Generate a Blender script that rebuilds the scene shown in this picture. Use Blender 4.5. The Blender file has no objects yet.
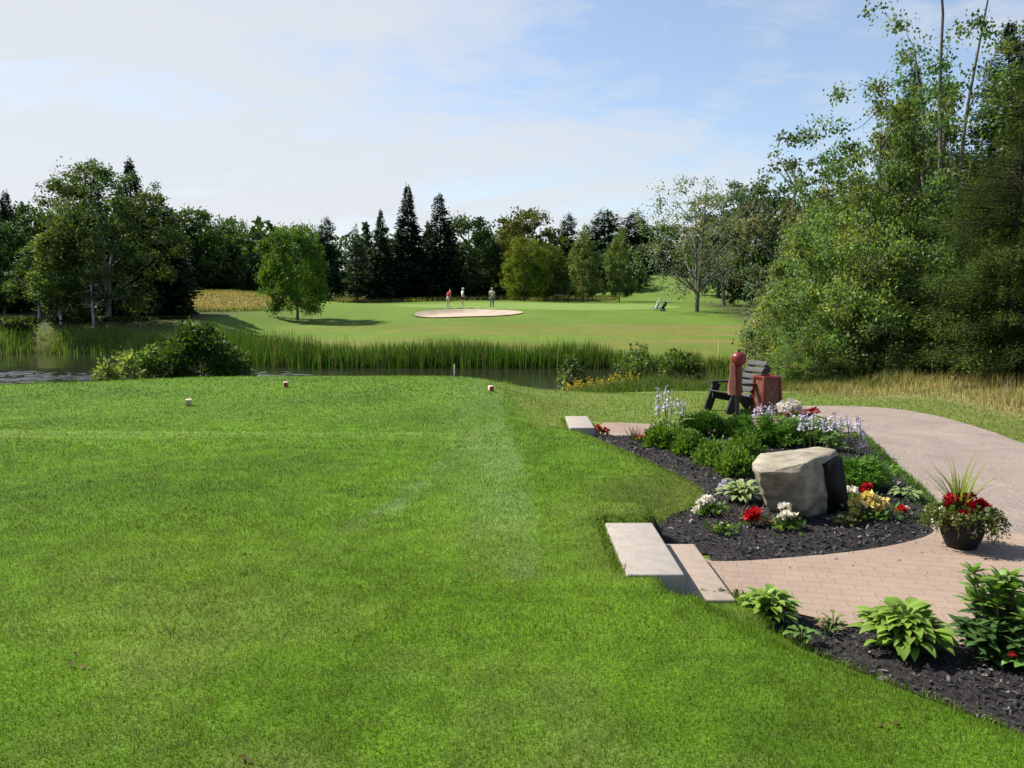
import bpy, bmesh, math, random
import numpy as np
from mathutils import Vector, Matrix
from mathutils.geometry import delaunay_2d_cdt

random.seed(11)
scene = bpy.context.scene
COL = scene.collection
R = math.radians
PI = math.pi

# ------------------------------------------------------------------ camera
F = 800.0; PITCH = R(6.0); CAMZ = 1.6
cam_d = bpy.data.cameras.new("camera"); cam = bpy.data.objects.new("camera", cam_d); COL.objects.link(cam)
cam_d.sensor_width = 36; cam_d.lens = F / 1024 * 36
cam_d.clip_start = 0.05; cam_d.clip_end = 4000
cam.location = (0, 0, CAMZ); cam.rotation_euler = (PI/2 - PITCH, 0, 0)
scene.camera = cam
def ray(px, py):
    u, v = (px-512)/F, (384-py)/F
    return np.array([u, math.cos(PITCH)+v*math.sin(PITCH), -math.sin(PITCH)+v*math.cos(PITCH)])
def G(px, py, z=-0.27):
    d = ray(px, py); t = (z-CAMZ)/d[2]
    return (d[0]*t, d[1]*t)
def X(px, Y):
    d = ray(px, 300); return d[0]*Y/d[1]

# ------------------------------------------------------------------ noise + polygons
def _h(ix, iy, s):
    n = (ix*374761393 + iy*668265263 + s*1274126177) & 0xffffffff
    n = ((n ^ (n >> 13)) * 1274126177) & 0xffffffff
    return ((n ^ (n >> 16)) & 0xffff) / 65535.0
def vnoise(x, y, s=0):
    x = np.asarray(x, float); y = np.asarray(y, float)
    ix = np.floor(x).astype(np.int64); iy = np.floor(y).astype(np.int64)
    fx, fy = x-ix, y-iy
    fx = fx*fx*(3-2*fx); fy = fy*fy*(3-2*fy)
    a, b, c, d = _h(ix, iy, s), _h(ix+1, iy, s), _h(ix, iy+1, s), _h(ix+1, iy+1, s)
    return (a*(1-fx)+b*fx)*(1-fy) + (c*(1-fx)+d*fx)*fy
def fbm(x, y, s=0, o=4):
    t = 0; a = .5
    for i in range(o):
        t = t + a*vnoise(x, y, s+i*17); x = np.asarray(x)*2.03; y = np.asarray(y)*2.03; a *= .5
    return t
def ss(a, b, x):
    t = np.clip((x-a)/(b-a), 0, 1); return t*t*(3-2*t)
def sdist(poly, x, y):
    """signed distance, positive inside"""
    x = np.asarray(x, float); y = np.asarray(y, float)
    best = np.full(x.shape, 1e9); inside = np.zeros(x.shape, bool)
    n = len(poly)
    for i in range(n):
        ax, ay = poly[i]; bx, by = poly[(i+1) % n]
        dx, dy = bx-ax, by-ay
        t = np.clip(((x-ax)*dx+(y-ay)*dy)/(dx*dx+dy*dy+1e-12), 0, 1)
        best = np.minimum(best, (x-ax-t*dx)**2+(y-ay-t*dy)**2)
        if ay != by:
            inside ^= ((ay > y) != (by > y)) & (x < (bx-ax)*(y-ay)/(by-ay)+ax)
    d = np.sqrt(best)
    return np.where(inside, d, -d)
def lined(pts, x, y):
    best = np.full(np.shape(x), 1e9)
    for (ax, ay), (bx, by) in zip(pts[:-1], pts[1:]):
        dx, dy = bx-ax, by-ay
        t = np.clip(((x-ax)*dx+(y-ay)*dy)/(dx*dx+dy*dy+1e-12), 0, 1)
        best = np.minimum(best, (x-ax-t*dx)**2+(y-ay-t*dy)**2)
    return np.sqrt(best)
def smooth_poly(pts, it=2):
    for _ in range(it):
        out = [pts[0]]
        for a, b in zip(pts[:-1], pts[1:]):
            out += [(a[0]*.75+b[0]*.25, a[1]*.75+b[1]*.25), (a[0]*.25+b[0]*.75, a[1]*.25+b[1]*.75)]
        pts = out + [pts[-1]]
    return pts

ZG = -0.27
# lawn edge along the garden, from near right to far
edge_near = [(7, .2), (4.2, 1.5), (3.0, 2.45), G(1024, 714, -.15), G(900, 669, -.15), G(810, 634, -.15), G(740, 596, -.15), (1.06, 4.68)]
edge_mid = smooth_poly([(1.05, 5.82), G(655, 520, -.2), G(667, 512, -.2), G(706, 498, -.2), G(704, 487, -.2), G(680, 473, -.2), G(640, 455, -.2), G(603, 439, -.2), (.86, 10.5)])
edge_far = smooth_poly([(.72, 11.9), (.45, 13.2), (.05, 15.0), (-.3, 16.3), (-1.2, 16.7)])
TEE = edge_near + [(.66, 4.68), (.66, 5.8)] + edge_mid + [(.72, 10.55)] + edge_far + [(-4, 16.8), (-7, 16.2), (-10, 14.9), (-16, 13.2), (-34, 11), (-34, -9), (7, -9)]
POND = [(-80, 20), (-30, 20), (-12, 20.5), (-2, 21), (1.8, 25), (4.5, 26.6), (7, 27.6), (8.6, 30.6), (8.0, 34.0), (3, 35.9), (-4, 36.0), (-10, 36.2), (-14, 39), (-17.5, 43), (-24, 45.5), (-33, 45.5), (-45, 47), (-80, 48)]
road_left = smooth_poly([(4.4, 13.0), G(815, 413), G(850, 428), G(872, 441), G(905, 475), G(935, 500), G(944, 520), (3.45, 6.45)])
ROAD = road_left + [(4.4, 6.0), (5.4, 5.1), (6.0, 3.2), (6.4, -3), (9.2, -3), (8.6, 4), (7.4, 8)] + smooth_poly([G(1024, 445), G(980, 428), G(930, 413), G(880, 405.5), G(815, 404), (4.3, 14.0)])
mul1_bot = smooth_poly([G(712, 564), G(745, 564), G(800, 559.5), G(850, 555), G(900, 547), G(936, 536), (3.45, 6.45)])
walk_low = smooth_poly([(1.42, 4.62), G(770, 610), G(830, 625), G(900, 637), G(965, 650), (2.9, 4.05), (4, 3.3), (6.0, 2.2)])
MULCH_ISLAND = edge_mid + [(1.16, 10.78), (2.5, 10.8), (4.2, 10.9), G(872, 441)] + road_left[len(road_left)//2:] + mul1_bot[::-1] + [(1.44, 5.72)]
MULCH_STRIP = walk_low + edge_near[1:]
WALK = [(1.32, 4.62), (1.32, 5.7)] + mul1_bot + [(4.4, 6.0), (5.4, 5.1), (6.0, 3.2)] + walk_low[::-1]
WALK_FAR = [(1.14, 10.8), (2.5, 10.82), (4.2, 10.92), (4.9, 11.2), (4.8, 12.4), (4.4, 12.6), (2.6, 11.95), (1.14, 11.85)]
BK = (X(466, 65.5), 65.5)
def bunker_poly(k=1.0, n=48):
    out = []
    for i in range(n):
        a = 2*PI*i/n
        r = 1 + .10*math.sin(2*a+.6) + .07*math.sin(3*a+2) + .04*math.sin(5*a)
        out.append((BK[0]+4.15*k*r*math.cos(a), BK[1]+4.4*k*r*math.sin(a)))
    return out
BUNKER = bunker_poly()

py_t = np.array([-50, 30, 36, 39, 43, 52, 60, 65, 70, 80, 90, 100, 110, 150, 300, 900.])
pz_t = np.array([-1.5, -1.42, -1.36, -1.08, -.80, -.35, .1, .42, .72, .97, 1.12, 1.3, 1.5, 2.1, 4, 6.])
def height0(x, y):
    x = np.asarray(x, float); y = np.asarray(y, float)
    far = np.interp(y, py_t, pz_t)
    far = far + (fbm(x*.03+9, y*.03, 3)-.47)*1.0*ss(40, 90, y)
    far = far + 1.35*np.exp(-((x+29)/9)**2-((y-80)/13)**2) - .2*np.exp(-((x+24)/9)**2-((y-58)/8)**2)
    far = far + 3.9*np.exp(-((x-24)/15)**2-((y-140)/22)**2)
    far = far + 1.2*ss(12, 26, x)*ss(70, 20, y)
    far = far + .9*ss(-15, -20, x)*ss(45, 49, y)*ss(70, 55, y)
    ysh = 20.5+6.5*ss(-1, 4, x)
    low = -.27 - .012*np.clip(y-11, 0, 6) - 1.15*ss(15.5, 1.0, 0)*0
    tt = np.clip((y-15.8)/(ysh-15.8), 0, 1)
    low = low - 1.15*tt*tt*(3-2*tt)
    low = low + .62*ss(6.6, 12.5, x)*ss(13.8, 21, y) + .5*ss(8.2, 14, x)*ss(14, 3, y)
    d = sdist(TEE, x, y)
    garden = ss(11.9, 10.6, y)*ss(-.5, .3, x)
    front = ss(16.0, 15.2, y)
    wi = .28 + .35*garden + (1-garden)*.5
    wo = garden*.12 + (1-garden)*(1.6*front + 3.0*(1-front))
    flush = ss(.16, .02, np.hypot(np.maximum(0, np.abs(x-.72)-.26), np.maximum(0, np.abs(y-4.5)-.15)))
    flush = np.maximum(flush, ss(.5, .1, np.hypot(np.maximum(0, np.abs(x-.42)-.22), np.maximum(0, np.abs(y-5.15)-.85))))
    flush = np.maximum(flush, ss(.28, .06, np.hypot(np.maximum(0, np.abs(x-.80)-.2), np.maximum(0, np.abs(y-5.98)-.10))))
    wi = wi*(1-flush)+.03*flush
    s = ss(-wo, wi, d)
    top = .055*ss(9.08, 9.22, y+.08*(vnoise(x*.8, y*.3, 5)-.5))*ss(.2, -1.2, x) + (fbm(x*.5, y*.5, 8)-.47)*.05
    top = top - .13*ss(10.2, 11.2, y)*ss(-.8, .9, x)
    near = low*(1-s) + top*s
    mixf = ss(25, 33, y - 4*ss(2, 8, x)*0)
    z = near*(1-mixf) + far*mixf
    dp = sdist(POND, x, y)
    k = ss(-1.4, 1.1, dp)
    w2 = ss(.14, .02, np.hypot(np.maximum(0, np.abs(x-1.17)-.2), np.maximum(0, np.abs(y-4.48)-.12)))
    z = np.where((w2 > 0) & (np.abs(z+.1) < .3), np.clip(z, z*(1-w2)-.15*w2, np.maximum(-.14, z*(1-w2)-.14*w2)), z)
    z = z*(1-k) + (-1.85)*k
    return z
def height(x, y):
    z = height0(x, y)
    db = sdist(BUNKER, x, y)
    return z - .34*ss(-.1, .8, db)
def hz(x, y):
    return float(height(np.array([x]), np.array([y]))[0])

# ------------------------------------------------------------------ ground colours
TEEG = np.array([.077, .155, .0075]); DRYG = np.array([.138, .178, .038]); FAIR = np.array([.104, .170, .020])
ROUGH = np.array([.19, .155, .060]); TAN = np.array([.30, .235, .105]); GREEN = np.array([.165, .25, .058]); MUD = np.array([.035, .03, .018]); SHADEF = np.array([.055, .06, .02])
streak_a = smooth_poly([G(445, 385, 0), G(468, 430, 0), G(492, 470, 0), G(522, 520, 0), G(522, 575, 0)])
streak_b = [G(330, 540, 0), G(400, 500, 0), G(440, 470, 0), G(500, 425, 0)]
streak_c = [G(395, 520, 0), G(400, 480, 0), G(425, 445, 0)]
mow_edge = smooth_poly([G(500, 379, 0), G(506, 425, 0), G(530, 480, 0), G(541, 520, 0), G(538, 570, 0)])
def L3(a, b, k):
    k = np.asarray(k)[:, None]; return a*(1-k)+b*k
def ground_color(x, y):
    x = np.asarray(x, float).ravel(); y = np.asarray(y, float).ravel()
    n1 = fbm(x*.9, y*.9, 21); n2 = fbm(x*.22, y*.22, 31); n3 = fbm(x*4, y*4, 41, 3)
    d = sdist(TEE, x, y)
    c = np.tile(TEEG, (len(x), 1))
    c = c*(1+(n1[:, None]-.47)*.95)
    c = L3(c, np.array([.098, .178, .009]), ss(.40, .68, n2)*.7)
    c = c*(1+(fbm(x*7, y*7, 43, 3)-.44)[:, None]*.75)
    c = L3(c, np.array([.15, .21, .085]), np.exp(-(lined(streak_a, x, y)/.10)**2)*.35*ss(.35, .6, n3)+np.exp(-(lined(streak_b, x, y)/.10)**2)*.45*ss(.3, .6, n3)+np.exp(-(lined(streak_c, x, y)/.07)**2)*.3*ss(.3, .6, n3))
    me_ = np.array(sorted(mow_edge, key=lambda q: q[1])); ex = np.interp(y, me_[:, 1], me_[:, 0])-x+.05*(vnoise(x*2, y*2, 48)-.5)
    c = L3(c, np.array([.150, .232, .060]), ss(-.05, .06, ex)*np.exp(-(np.maximum(ex, 0)/(.34+.035*y))**2)*ss(4.3, 5.6, y)*ss(17.5, 15, y)*(.30+.55*ss(.25, .62, fbm(x*5, y*1.3, 47))))
    c = L3(c, np.array([.15, .17, .05]), ss(6.5, 2.5, y)*ss(.42, .70, fbm(x*1.3+5, y*1.3, 77))*.4)
    c = L3(c, np.array([.115, .195, .030]), ss(9.1, 11, y)*ss(.5, -1, x)*.35)
    c = L3(c, np.array([.15, .235, .04]), np.exp(-((y-9.24)/.10)**2)*ss(.2, -1.2, x)*.8)
    c = L3(c, np.array([.15, .19, .035]), ss(.9, .1, d)*ss(-1, .6, x)*ss(5.6, 6.6, y)*.7)  # lawn slope by the bed: dry yellow, painted brighter to offset its weak sunlight
    c = L3(c, np.array([.13, .16, .035]), ss(.45, .1, d)*ss(-3, .3, x)*.35)
    # lower lawn beyond the tee
    low = ss(.5, -.9, d)*ss(10.3, 12, y)
    c = L3(c, DRYG*np.array([1.0, 1.08, 1.0]), low*(.55+.6*(n1-.3)))
    # strip past the road
    c = L3(c, np.array([.145, .175, .042]), ss(6.0, 7.2, x)*ss(24, 10, y)*ss(.2, -.6, d))
    bank = ss(14.6, 16.8, y + .7*(x-8)*0 + 1.2*(n1-.5))*ss(5.4, 7.0, x)
    bank = np.maximum(bank, ss(7.8, 8.9, x+.8*(n1-.5))*ss(5, 9, y))
    c = L3(c, TAN, bank*(.72+.5*(n3-.45)))
    # weedy bank to the pond
    wb = ss(17.3, 19.2, y+.8*(n1-.5))*ss(-1, .5, x)*ss(9.5, 7, x)
    c = L3(c, np.array([.125, .145, .035]), wb)
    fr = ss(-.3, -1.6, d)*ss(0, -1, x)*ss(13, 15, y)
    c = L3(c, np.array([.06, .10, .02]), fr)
    # the far side
    m = ss(31, 36, y)
    f = np.tile(FAIR, (len(x), 1))*(1+(n2[:, None]-.47)*.35)
    band = fbm(x*.05+3, y*.22, 61)
    f = L3(f, np.array([.165, .140, .036]), ss(.36, .62, .55*band+.45*fbm(x*.35, y*.5, 63))*ss(66, 50, y)*.65)
    f = L3(f, np.array([.19, .145, .050]), ss(.42, .62, .6*fbm(x*.09, y*.33, 62)+.4*fbm(x*.5, y*.6, 64))*ss(62, 52, y)*ss(0, 9, x)*.8)
    st = .5+.5*np.sin((x*.55+y*.25)*1.2)
    f = L3(f, np.array([.12, .175, .036]), ss(.55, .8, st)*.25*ss(50, 56, y))
    gx, gy = X(535, 83), 83
    g = ss(1.06, .94, ((x-gx)/15.0)**2+((y-gy)/10.5)**2)
    f = L3(f, GREEN, g*.85)
    f = L3(f, np.array([.14, .21, .05]), np.exp(-((x-30)/10)**2-((y-122)/18)**2)*.5)
    kn = ss(.8, .35, ((x+28.5)/11.5)**2+((y-71)/14)**2*1.0+.5*(n2-.5))
    f = L3(f, L3(np.tile(np.array([.245, .190, .070]), (len(x), 1)), np.array([.13, .16, .035]), ss(.4, .62, fbm(x*.25, y*.25, 65))*.7), kn*.92)
    f = L3(f, np.array([.22, .20, .07]), ss(100, 108, y+6*(n2-.5))*ss(12, 2, x)*.8)
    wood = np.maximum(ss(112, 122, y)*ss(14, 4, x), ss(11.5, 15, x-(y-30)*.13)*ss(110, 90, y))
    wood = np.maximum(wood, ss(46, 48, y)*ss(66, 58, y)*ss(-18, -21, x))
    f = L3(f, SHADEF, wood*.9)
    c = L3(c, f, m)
    dp = sdist(POND, x, y)
    c = L3(c, MUD, ss(-.7, .1, dp))
    return np.clip(c, .004, .9)

# ------------------------------------------------------------------ mesh builder
class MB:
    def __init__(s): s.v = []; s.f = {3: [], 4: []}; s.c = []; s.n = 0; s.big = []
    def add(s, v, f, col=(1, 1, 1)):
        v = np.asarray(v, float).reshape(-1, 3)
        c = np.asarray(col, float)
        if c.ndim == 1: c = np.tile(c[:3], (len(v), 1))
        s.v.append(v); s.c.append(c)
        if isinstance(f, np.ndarray):
            s.f[f.shape[1]].append(f+s.n)
        else:
            for k in (3, 4):
                q = [a for a in f if len(a) == k]
                if q: s.f[k].append(np.array(q)+s.n)
            s.big += [tuple(i+s.n for i in a) for a in f if len(a) > 4]
        s.n += len(v)
    def xform(s, M, since=0):
        M = np.array(M)
        s.v = s.v[:since] + [a @ M[:3, :3].T + M[:3, 3] for a in s.v[since:]]
    def mesh(s, name, smooth=False):
        me = bpy.data.meshes.new(name)
        v = np.concatenate(s.v); c = np.concatenate(s.c)
        t = np.concatenate(s.f[3]) if s.f[3] else np.zeros((0, 3), int)
        q = np.concatenate(s.f[4]) if s.f[4] else np.zeros((0, 4), int)
        loops = [t.ravel(), q.ravel()]; tot = [np.full(len(t), 3), np.full(len(q), 4)]
        for b in s.big: loops.append(np.array(b)); tot.append(np.array([len(b)]))
        loops = np.concatenate(loops); tot = np.concatenate(tot)
        me.vertices.add(len(v)); me.vertices.foreach_set("co", v.ravel().astype(np.float32))
        me.loops.add(len(loops)); me.loops.foreach_set("vertex_index", loops.astype(np.int32))
        me.polygons.add(len(tot))
        st = np.concatenate([[0], np.cumsum(tot)[:-1]])
        me.polygons.foreach_set("loop_start", st.astype(np.int32)); me.polygons.foreach_set("loop_total", tot.astype(np.int32))
        at = me.attributes.new("Col", 'FLOAT_COLOR', 'POINT')
        at.data.foreach_set("color", np.concatenate([c, np.ones((len(c), 1))], 1).ravel().astype(np.float32))
        me.update(calc_edges=True)
        if smooth: me.polygons.foreach_set("use_smooth", np.ones(len(tot), bool))
        return me
    def build(s, name, mat, parent=None, smooth=False, loc=None):
        return link(name, s.mesh(name, smooth), mat, parent, loc)
def link(name, me, mat, parent=None, loc=None):
    o = bpy.data.objects.new(name, me); COL.objects.link(o)
    if mat is not None and not me.materials: me.materials.append(mat)
    if parent: o.parent = parent
    if loc is not None: o.location = loc
    return o
def tag(o, label=None, cat=None, group=None, kind=None):
    if label: o["label"] = label
    if cat: o["category"] = cat
    if group: o["group"] = group
    if kind: o["kind"] = kind
    return o
def thing(name, label, cat, loc, rz=0, group=None, sc=1):
    o = bpy.data.objects.new(name, None); COL.objects.link(o); o.empty_display_size = .2
    o.location = loc; o.rotation_euler = (0, 0, rz); o.scale = (sc, sc, sc) if not isinstance(sc, tuple) else sc
    return tag(o, label, cat, group)

def box(mb, c, size, rot=None, bev=.006, col=(1, 1, 1)):
    bm = bmesh.new(); bmesh.ops.create_cube(bm, size=1)
    bmesh.ops.scale(bm, vec=size, verts=bm.verts)
    if bev: bmesh.ops.bevel(bm, geom=list(bm.edges), offset=min(bev, min(size)*.4), segments=2, affect='EDGES', profile=.6)
    M = Matrix.Translation(Vector(c)) @ (rot.to_4x4() if rot is not None else Matrix.Identity(4))
    bm.transform(M); bm.verts.index_update()
    mb.add([v.co[:] for v in bm.verts], [tuple(v.index for v in f.verts) for f in bm.faces], col); bm.free()
def beam(mb, a, b, w, t, col=(1, 1, 1), up=(0, 0, 1), bev=.005):
    """board from a to b; w = width across (perpendicular to up and axis), t = thickness"""
    a, b = Vector(a), Vector(b); d = (b-a); L = d.length; d.normalize()
    s = d.cross(Vector(up)).normalized(); u = s.cross(d)
    box(mb, (a+b)/2, (L, w, t), Matrix((d, s, u)).transposed(), bev, col)
def tube(mb, pts, rad, sides=7, col=(1, 1, 1), cap=True):
    pts = np.asarray(pts, float); n = len(pts); rad = np.broadcast_to(np.asarray(rad, float), (n,))
    tg = np.gradient(pts, axis=0); tg /= np.linalg.norm(tg, axis=1)[:, None]+1e-9
    ref = np.array([0., 0, 1]) if abs(tg[:, 2]).mean() < .9 else np.array([1., 0, 0])
    a = np.cross(tg, ref); a /= np.linalg.norm(a, axis=1)[:, None]+1e-9; b = np.cross(tg, a)
    th = np.linspace(0, 2*PI, sides, endpoint=False)
    v = pts[:, None, :] + rad[:, None, None]*(np.cos(th)[None, :, None]*a[:, None, :]+np.sin(th)[None, :, None]*b[:, None, :])
    i = np.arange(n-1)[:, None]*sides; j = np.arange(sides)[None, :]; j2 = (j+1) % sides
    f = np.stack([i+j, i+sides+j, i+sides+j2, i+j2], -1).reshape(-1, 4)
    c = np.asarray(col, float)
    if c.ndim == 2: c = np.repeat(c, sides, 0)
    mb.add(v.reshape(-1, 3), f, c)
    if cap and sides > 4:
        cc = c if c.ndim == 1 else c[-1]
        mb.add(v[-1], [tuple(range(sides))], cc)
        mb.add(v[0], [tuple(range(sides))[::-1]], cc)
def lathe(mb, prof, seg=28, col=(1, 1, 1), c=(0, 0, 0)):
    prof = np.array(prof, float); n = len(prof); th = np.linspace(0, 2*PI, seg, endpoint=False)
    v = np.stack([prof[:, 0, None]*np.cos(th), prof[:, 0, None]*np.sin(th), np.repeat(prof[:, 1, None], seg, 1)], -1) + np.array(c)
    i = np.arange(n-1)[:, None]*seg; j = np.arange(seg)[None, :]; j2 = (j+1) % seg
    f = np.stack([i+j, i+j2, i+seg+j2, i+seg+j], -1).reshape(-1, 4)
    mb.add(v.reshape(-1, 3), f, col)
def unit(v): return v/(np.linalg.norm(v, axis=-1, keepdims=True)+1e-9)
def leaves(mb, p, size, col, rg, aspect=.6, d=None, fold=.12, nrm=None):
    """diamond leaves, one quad each, from p along d"""
    n = len(p); size = np.broadcast_to(size, (n,))[:, None]
    if d is None: d = unit(rg.normal(size=(n, 3)))
    if nrm is None: nrm = rg.normal(size=(n, 3))
    s = unit(np.cross(d, nrm)); nn = np.cross(s, d)
    asp = (aspect*rg.uniform(.75, 1.25, n))[:, None]*.5 if np.isscalar(aspect) else aspect[:, None]*.5
    m = p + d*size*.45
    v = np.stack([p, m+s*size*asp+nn*size*fold, p+d*size, m-s*size*asp+nn*size*fold], 1)
    f = np.arange(4*n).reshape(n, 4)
    mb.add(v.reshape(-1, 3), f, np.repeat(col, 4, 0))
def bigleaf(mb, base, az, el, L, W, droop, col, seg=5, fold=.25, rim=None, tipcol=None, pw=.75):
    """a curved leaf blade with a folded midrib"""
    ca, sa = math.cos(az), math.sin(az)
    p = np.array(base, float); v = []; c = []; e = el
    for i in range(seg+1):
        t = i/seg
        w = W*.5*max(.04, math.sin(PI*min(1, t**pw*.97+.02)))
        dirv = np.array([ca*math.cos(e), sa*math.cos(e), math.sin(e)])
        side = np.array([-sa, ca, 0]); up = np.cross(dirv, side)*-1
        up = np.array([-ca*math.sin(e), -sa*math.sin(e), math.cos(e)])
        v += [p+side*w+up*w*fold, p.copy(), p-side*w+up*w*fold]
        cc = np.array(col)*(1+.1*t)
        if tipcol is not None: cc = cc*(1-t)+np.array(tipcol)*t
        rc = np.array(rim) if rim is not None else cc
        c += [rc, cc*1.05, rc]
        p = p + dirv*L/seg; e -= droop/seg
    f = []
    for i in range(seg):
        k = i*3
        f += [(k, k+1, k+4, k+3), (k+1, k+2, k+5, k+4)]
    mb.add(v, f, np.array(c))

# ------------------------------------------------------------------ materials
def newmat(name):
    m = bpy.data.materials.new(name); m.use_nodes = True
    nt = m.node_tree; nt.nodes.clear()
    out = nt.nodes.new("ShaderNodeOutputMaterial")
    return m, nt, out
def N(nt, t, **k):
    n = nt.nodes.new(t)
    for a, b in k.items():
        if a in n.inputs: n.inputs[a].default_value = b
        else: setattr(n, a, b)
    return n
def mixrgb(nt, a, b, fac, mode='MIX'):
    m = nt.nodes.new("ShaderNodeMix"); m.data_type = 'RGBA'; m.blend_type = mode; m.clamp_result = False
    for sock, val in ((m.inputs[0], fac), (m.inputs[6], a), (m.inputs[7], b)):
        if hasattr(val, "is_linked") or isinstance(val, bpy.types.NodeSocket): nt.links.new(val, sock)
        elif isinstance(val, (int, float)): sock.default_value = val
        else: sock.default_value = (*val, 1)
    return m.outputs[2]
def noise(nt, scale, detail=4, rough=.55, vec=None, dist=0):
    n = N(nt, "ShaderNodeTexNoise"); n.inputs["Scale"].default_value = scale; n.inputs["Detail"].default_value = detail
    n.inputs["Roughness"].default_value = rough; n.inputs["Distortion"].default_value = dist
    if vec is not None: nt.links.new(vec, n.inputs["Vector"])
    return n
def ramp(nt, fac, stops):
    r = nt.nodes.new("ShaderNodeValToRGB"); e = r.color_ramp.elements
    while len(e) < len(stops): e.new(.5)
    for el, (p, c) in zip(e, stops): el.position = p; el.color = (*c, 1) if not isinstance(c, (int, float)) else (c, c, c, 1)
    nt.links.new(fac, r.inputs[0]); return r.outputs[0]
def objco(nt): return N(nt, "ShaderNodeTexCoord").outputs["Object"]
def bump(nt, h, strength, dist=.02):
    b = N(nt, "ShaderNodeBump"); b.inputs["Strength"].default_value = strength; b.inputs["Distance"].default_value = dist
    nt.links.new(h, b.inputs["Height"]); return b.outputs[0]

def leaf_mat(name, trans=.4, rough=.5, spec=.25, tcol=(1.25, 1.25, .55)):
    m, nt, out = newmat(name)
    a = N(nt, "ShaderNodeAttribute", attribute_name="Col"); oi = N(nt, "ShaderNodeObjectInfo")
    c = mixrgb(nt, a.outputs["Color"], oi.outputs["Color"], 1.0, 'MULTIPLY')
    p = N(nt, "ShaderNodeBsdfPrincipled"); p.inputs["Roughness"].default_value = rough
    p.inputs["Specular IOR Level"].default_value = spec
    nt.links.new(c, p.inputs["Base Color"])
    t = N(nt, "ShaderNodeBsdfTranslucent"); nt.links.new(mixrgb(nt, c, tcol, 1.0, 'MULTIPLY'), t.inputs["Color"])
    mx = N(nt, "ShaderNodeMixShader"); mx.inputs[0].default_value = trans
    nt.links.new(p.outputs[0], mx.inputs[1]); nt.links.new(t.outputs[0], mx.inputs[2]); nt.links.new(mx.outputs[0], out.inputs[0])
    return m
M_LEAF = leaf_mat("foliage", .44, .55, .2)
M_THICKET = leaf_mat("thicket_foliage", .48, .5, .3, (1.35, 1.3, .6))
M_GLOSSY = leaf_mat("glossy_foliage", .30, .48, .28)
M_NEEDLE = leaf_mat("needles", .18, .7, .15, (1.1, 1.15, .6))
M_GRASS = leaf_mat("grass_blades", .40, .55, .2, (1.15, 1.2, .5))
M_PETAL = leaf_mat("petals", .35, .6, .15, (1.1, 1.0, .95))

def col_mat(name, rough=.7, spec=.3, var=.25, scale=30, bmp=.2, metallic=0, dist=.01, coat=0):
    """vertex colour x fine noise"""
    m, nt, out = newmat(name)
    a = N(nt, "ShaderNodeAttribute", attribute_name="Col"); co = objco(nt)
    n = noise(nt, scale, 5, .6, co); n2 = noise(nt, scale*.17, 3, .55, co)
    k = ramp(nt, n.outputs["Fac"], [(.25, 1-var), (.75, 1+var)])
    k2 = ramp(nt, n2.outputs["Fac"], [(.3, 1-var*.7), (.7, 1+var*.7)])
    c = mixrgb(nt, mixrgb(nt, a.outputs["Color"], k, 1.0, 'MULTIPLY'), k2, 1.0, 'MULTIPLY')
    p = N(nt, "ShaderNodeBsdfPrincipled"); p.inputs["Roughness"].default_value = rough
    p.inputs["Specular IOR Level"].default_value = spec; p.inputs["Metallic"].default_value = metallic; p.inputs["Coat Weight"].default_value = coat
    nt.links.new(c, p.inputs["Base Color"])
    if bmp: nt.links.new(bump(nt, n.outputs["Fac"], bmp, dist), p.inputs["Normal"])
    nt.links.new(p.outputs[0], out.inputs[0]); return m
M_BARK = col_mat("bark", .9, .15, .45, 9, .6, dist=.03)
M_PAINT = col_mat("paint", .42, .4, .12, 14, .06)
M_WOOD = col_mat("dark_painted_wood", .62, .25, .25, 25, .15)
M_METAL = col_mat("dark_metal", .4, .5, .15, 30, .05, metallic=.2)
M_CLOTH = col_mat("cloth", .9, .1, .15, 40, .3)
M_SKIN = col_mat("skin", .55, .3, .06, 20, 0)
M_CONC = col_mat("cast_concrete", .85, .25, .16, 60, .35, dist=.004)
M_PLASTIC = col_mat("black_plastic", .6, .2, .1, 50, .05)

def ground_mat():
    m, nt, out = newmat("turf")
    a = N(nt, "ShaderNodeAttribute", attribute_name="Col"); co = objco(nt)
    n = noise(nt, 45, 5, .65, co); n2 = noise(nt, 6, 6, .65, co); n3 = noise(nt, .7, 5, .6, co)
    c = mixrgb(nt, a.outputs["Color"], ramp(nt, n.outputs["Fac"], [(.25, .62), (.75, 1.3)]), 1.0, 'MULTIPLY')
    c = mixrgb(nt, c, ramp(nt, n2.outputs["Fac"], [(.3, .75), (.7, 1.22)]), 1.0, 'MULTIPLY')
    c = mixrgb(nt, c, ramp(nt, n3.outputs["Fac"], [(.3, (.85, .92, .9)), (.7, (1.15, 1.07, 1.05))]), 1.0, 'MULTIPLY')
    p = N(nt, "ShaderNodeBsdfPrincipled"); p.inputs["Roughness"].default_value = .9; p.inputs["Specular IOR Level"].default_value = .12
    nt.links.new(c, p.inputs["Base Color"])
    nt.links.new(bump(nt, n.outputs["Fac"], .8, .03), p.inputs["Normal"])
    nt.links.new(p.outputs[0], out.inputs[0]); return m
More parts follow.
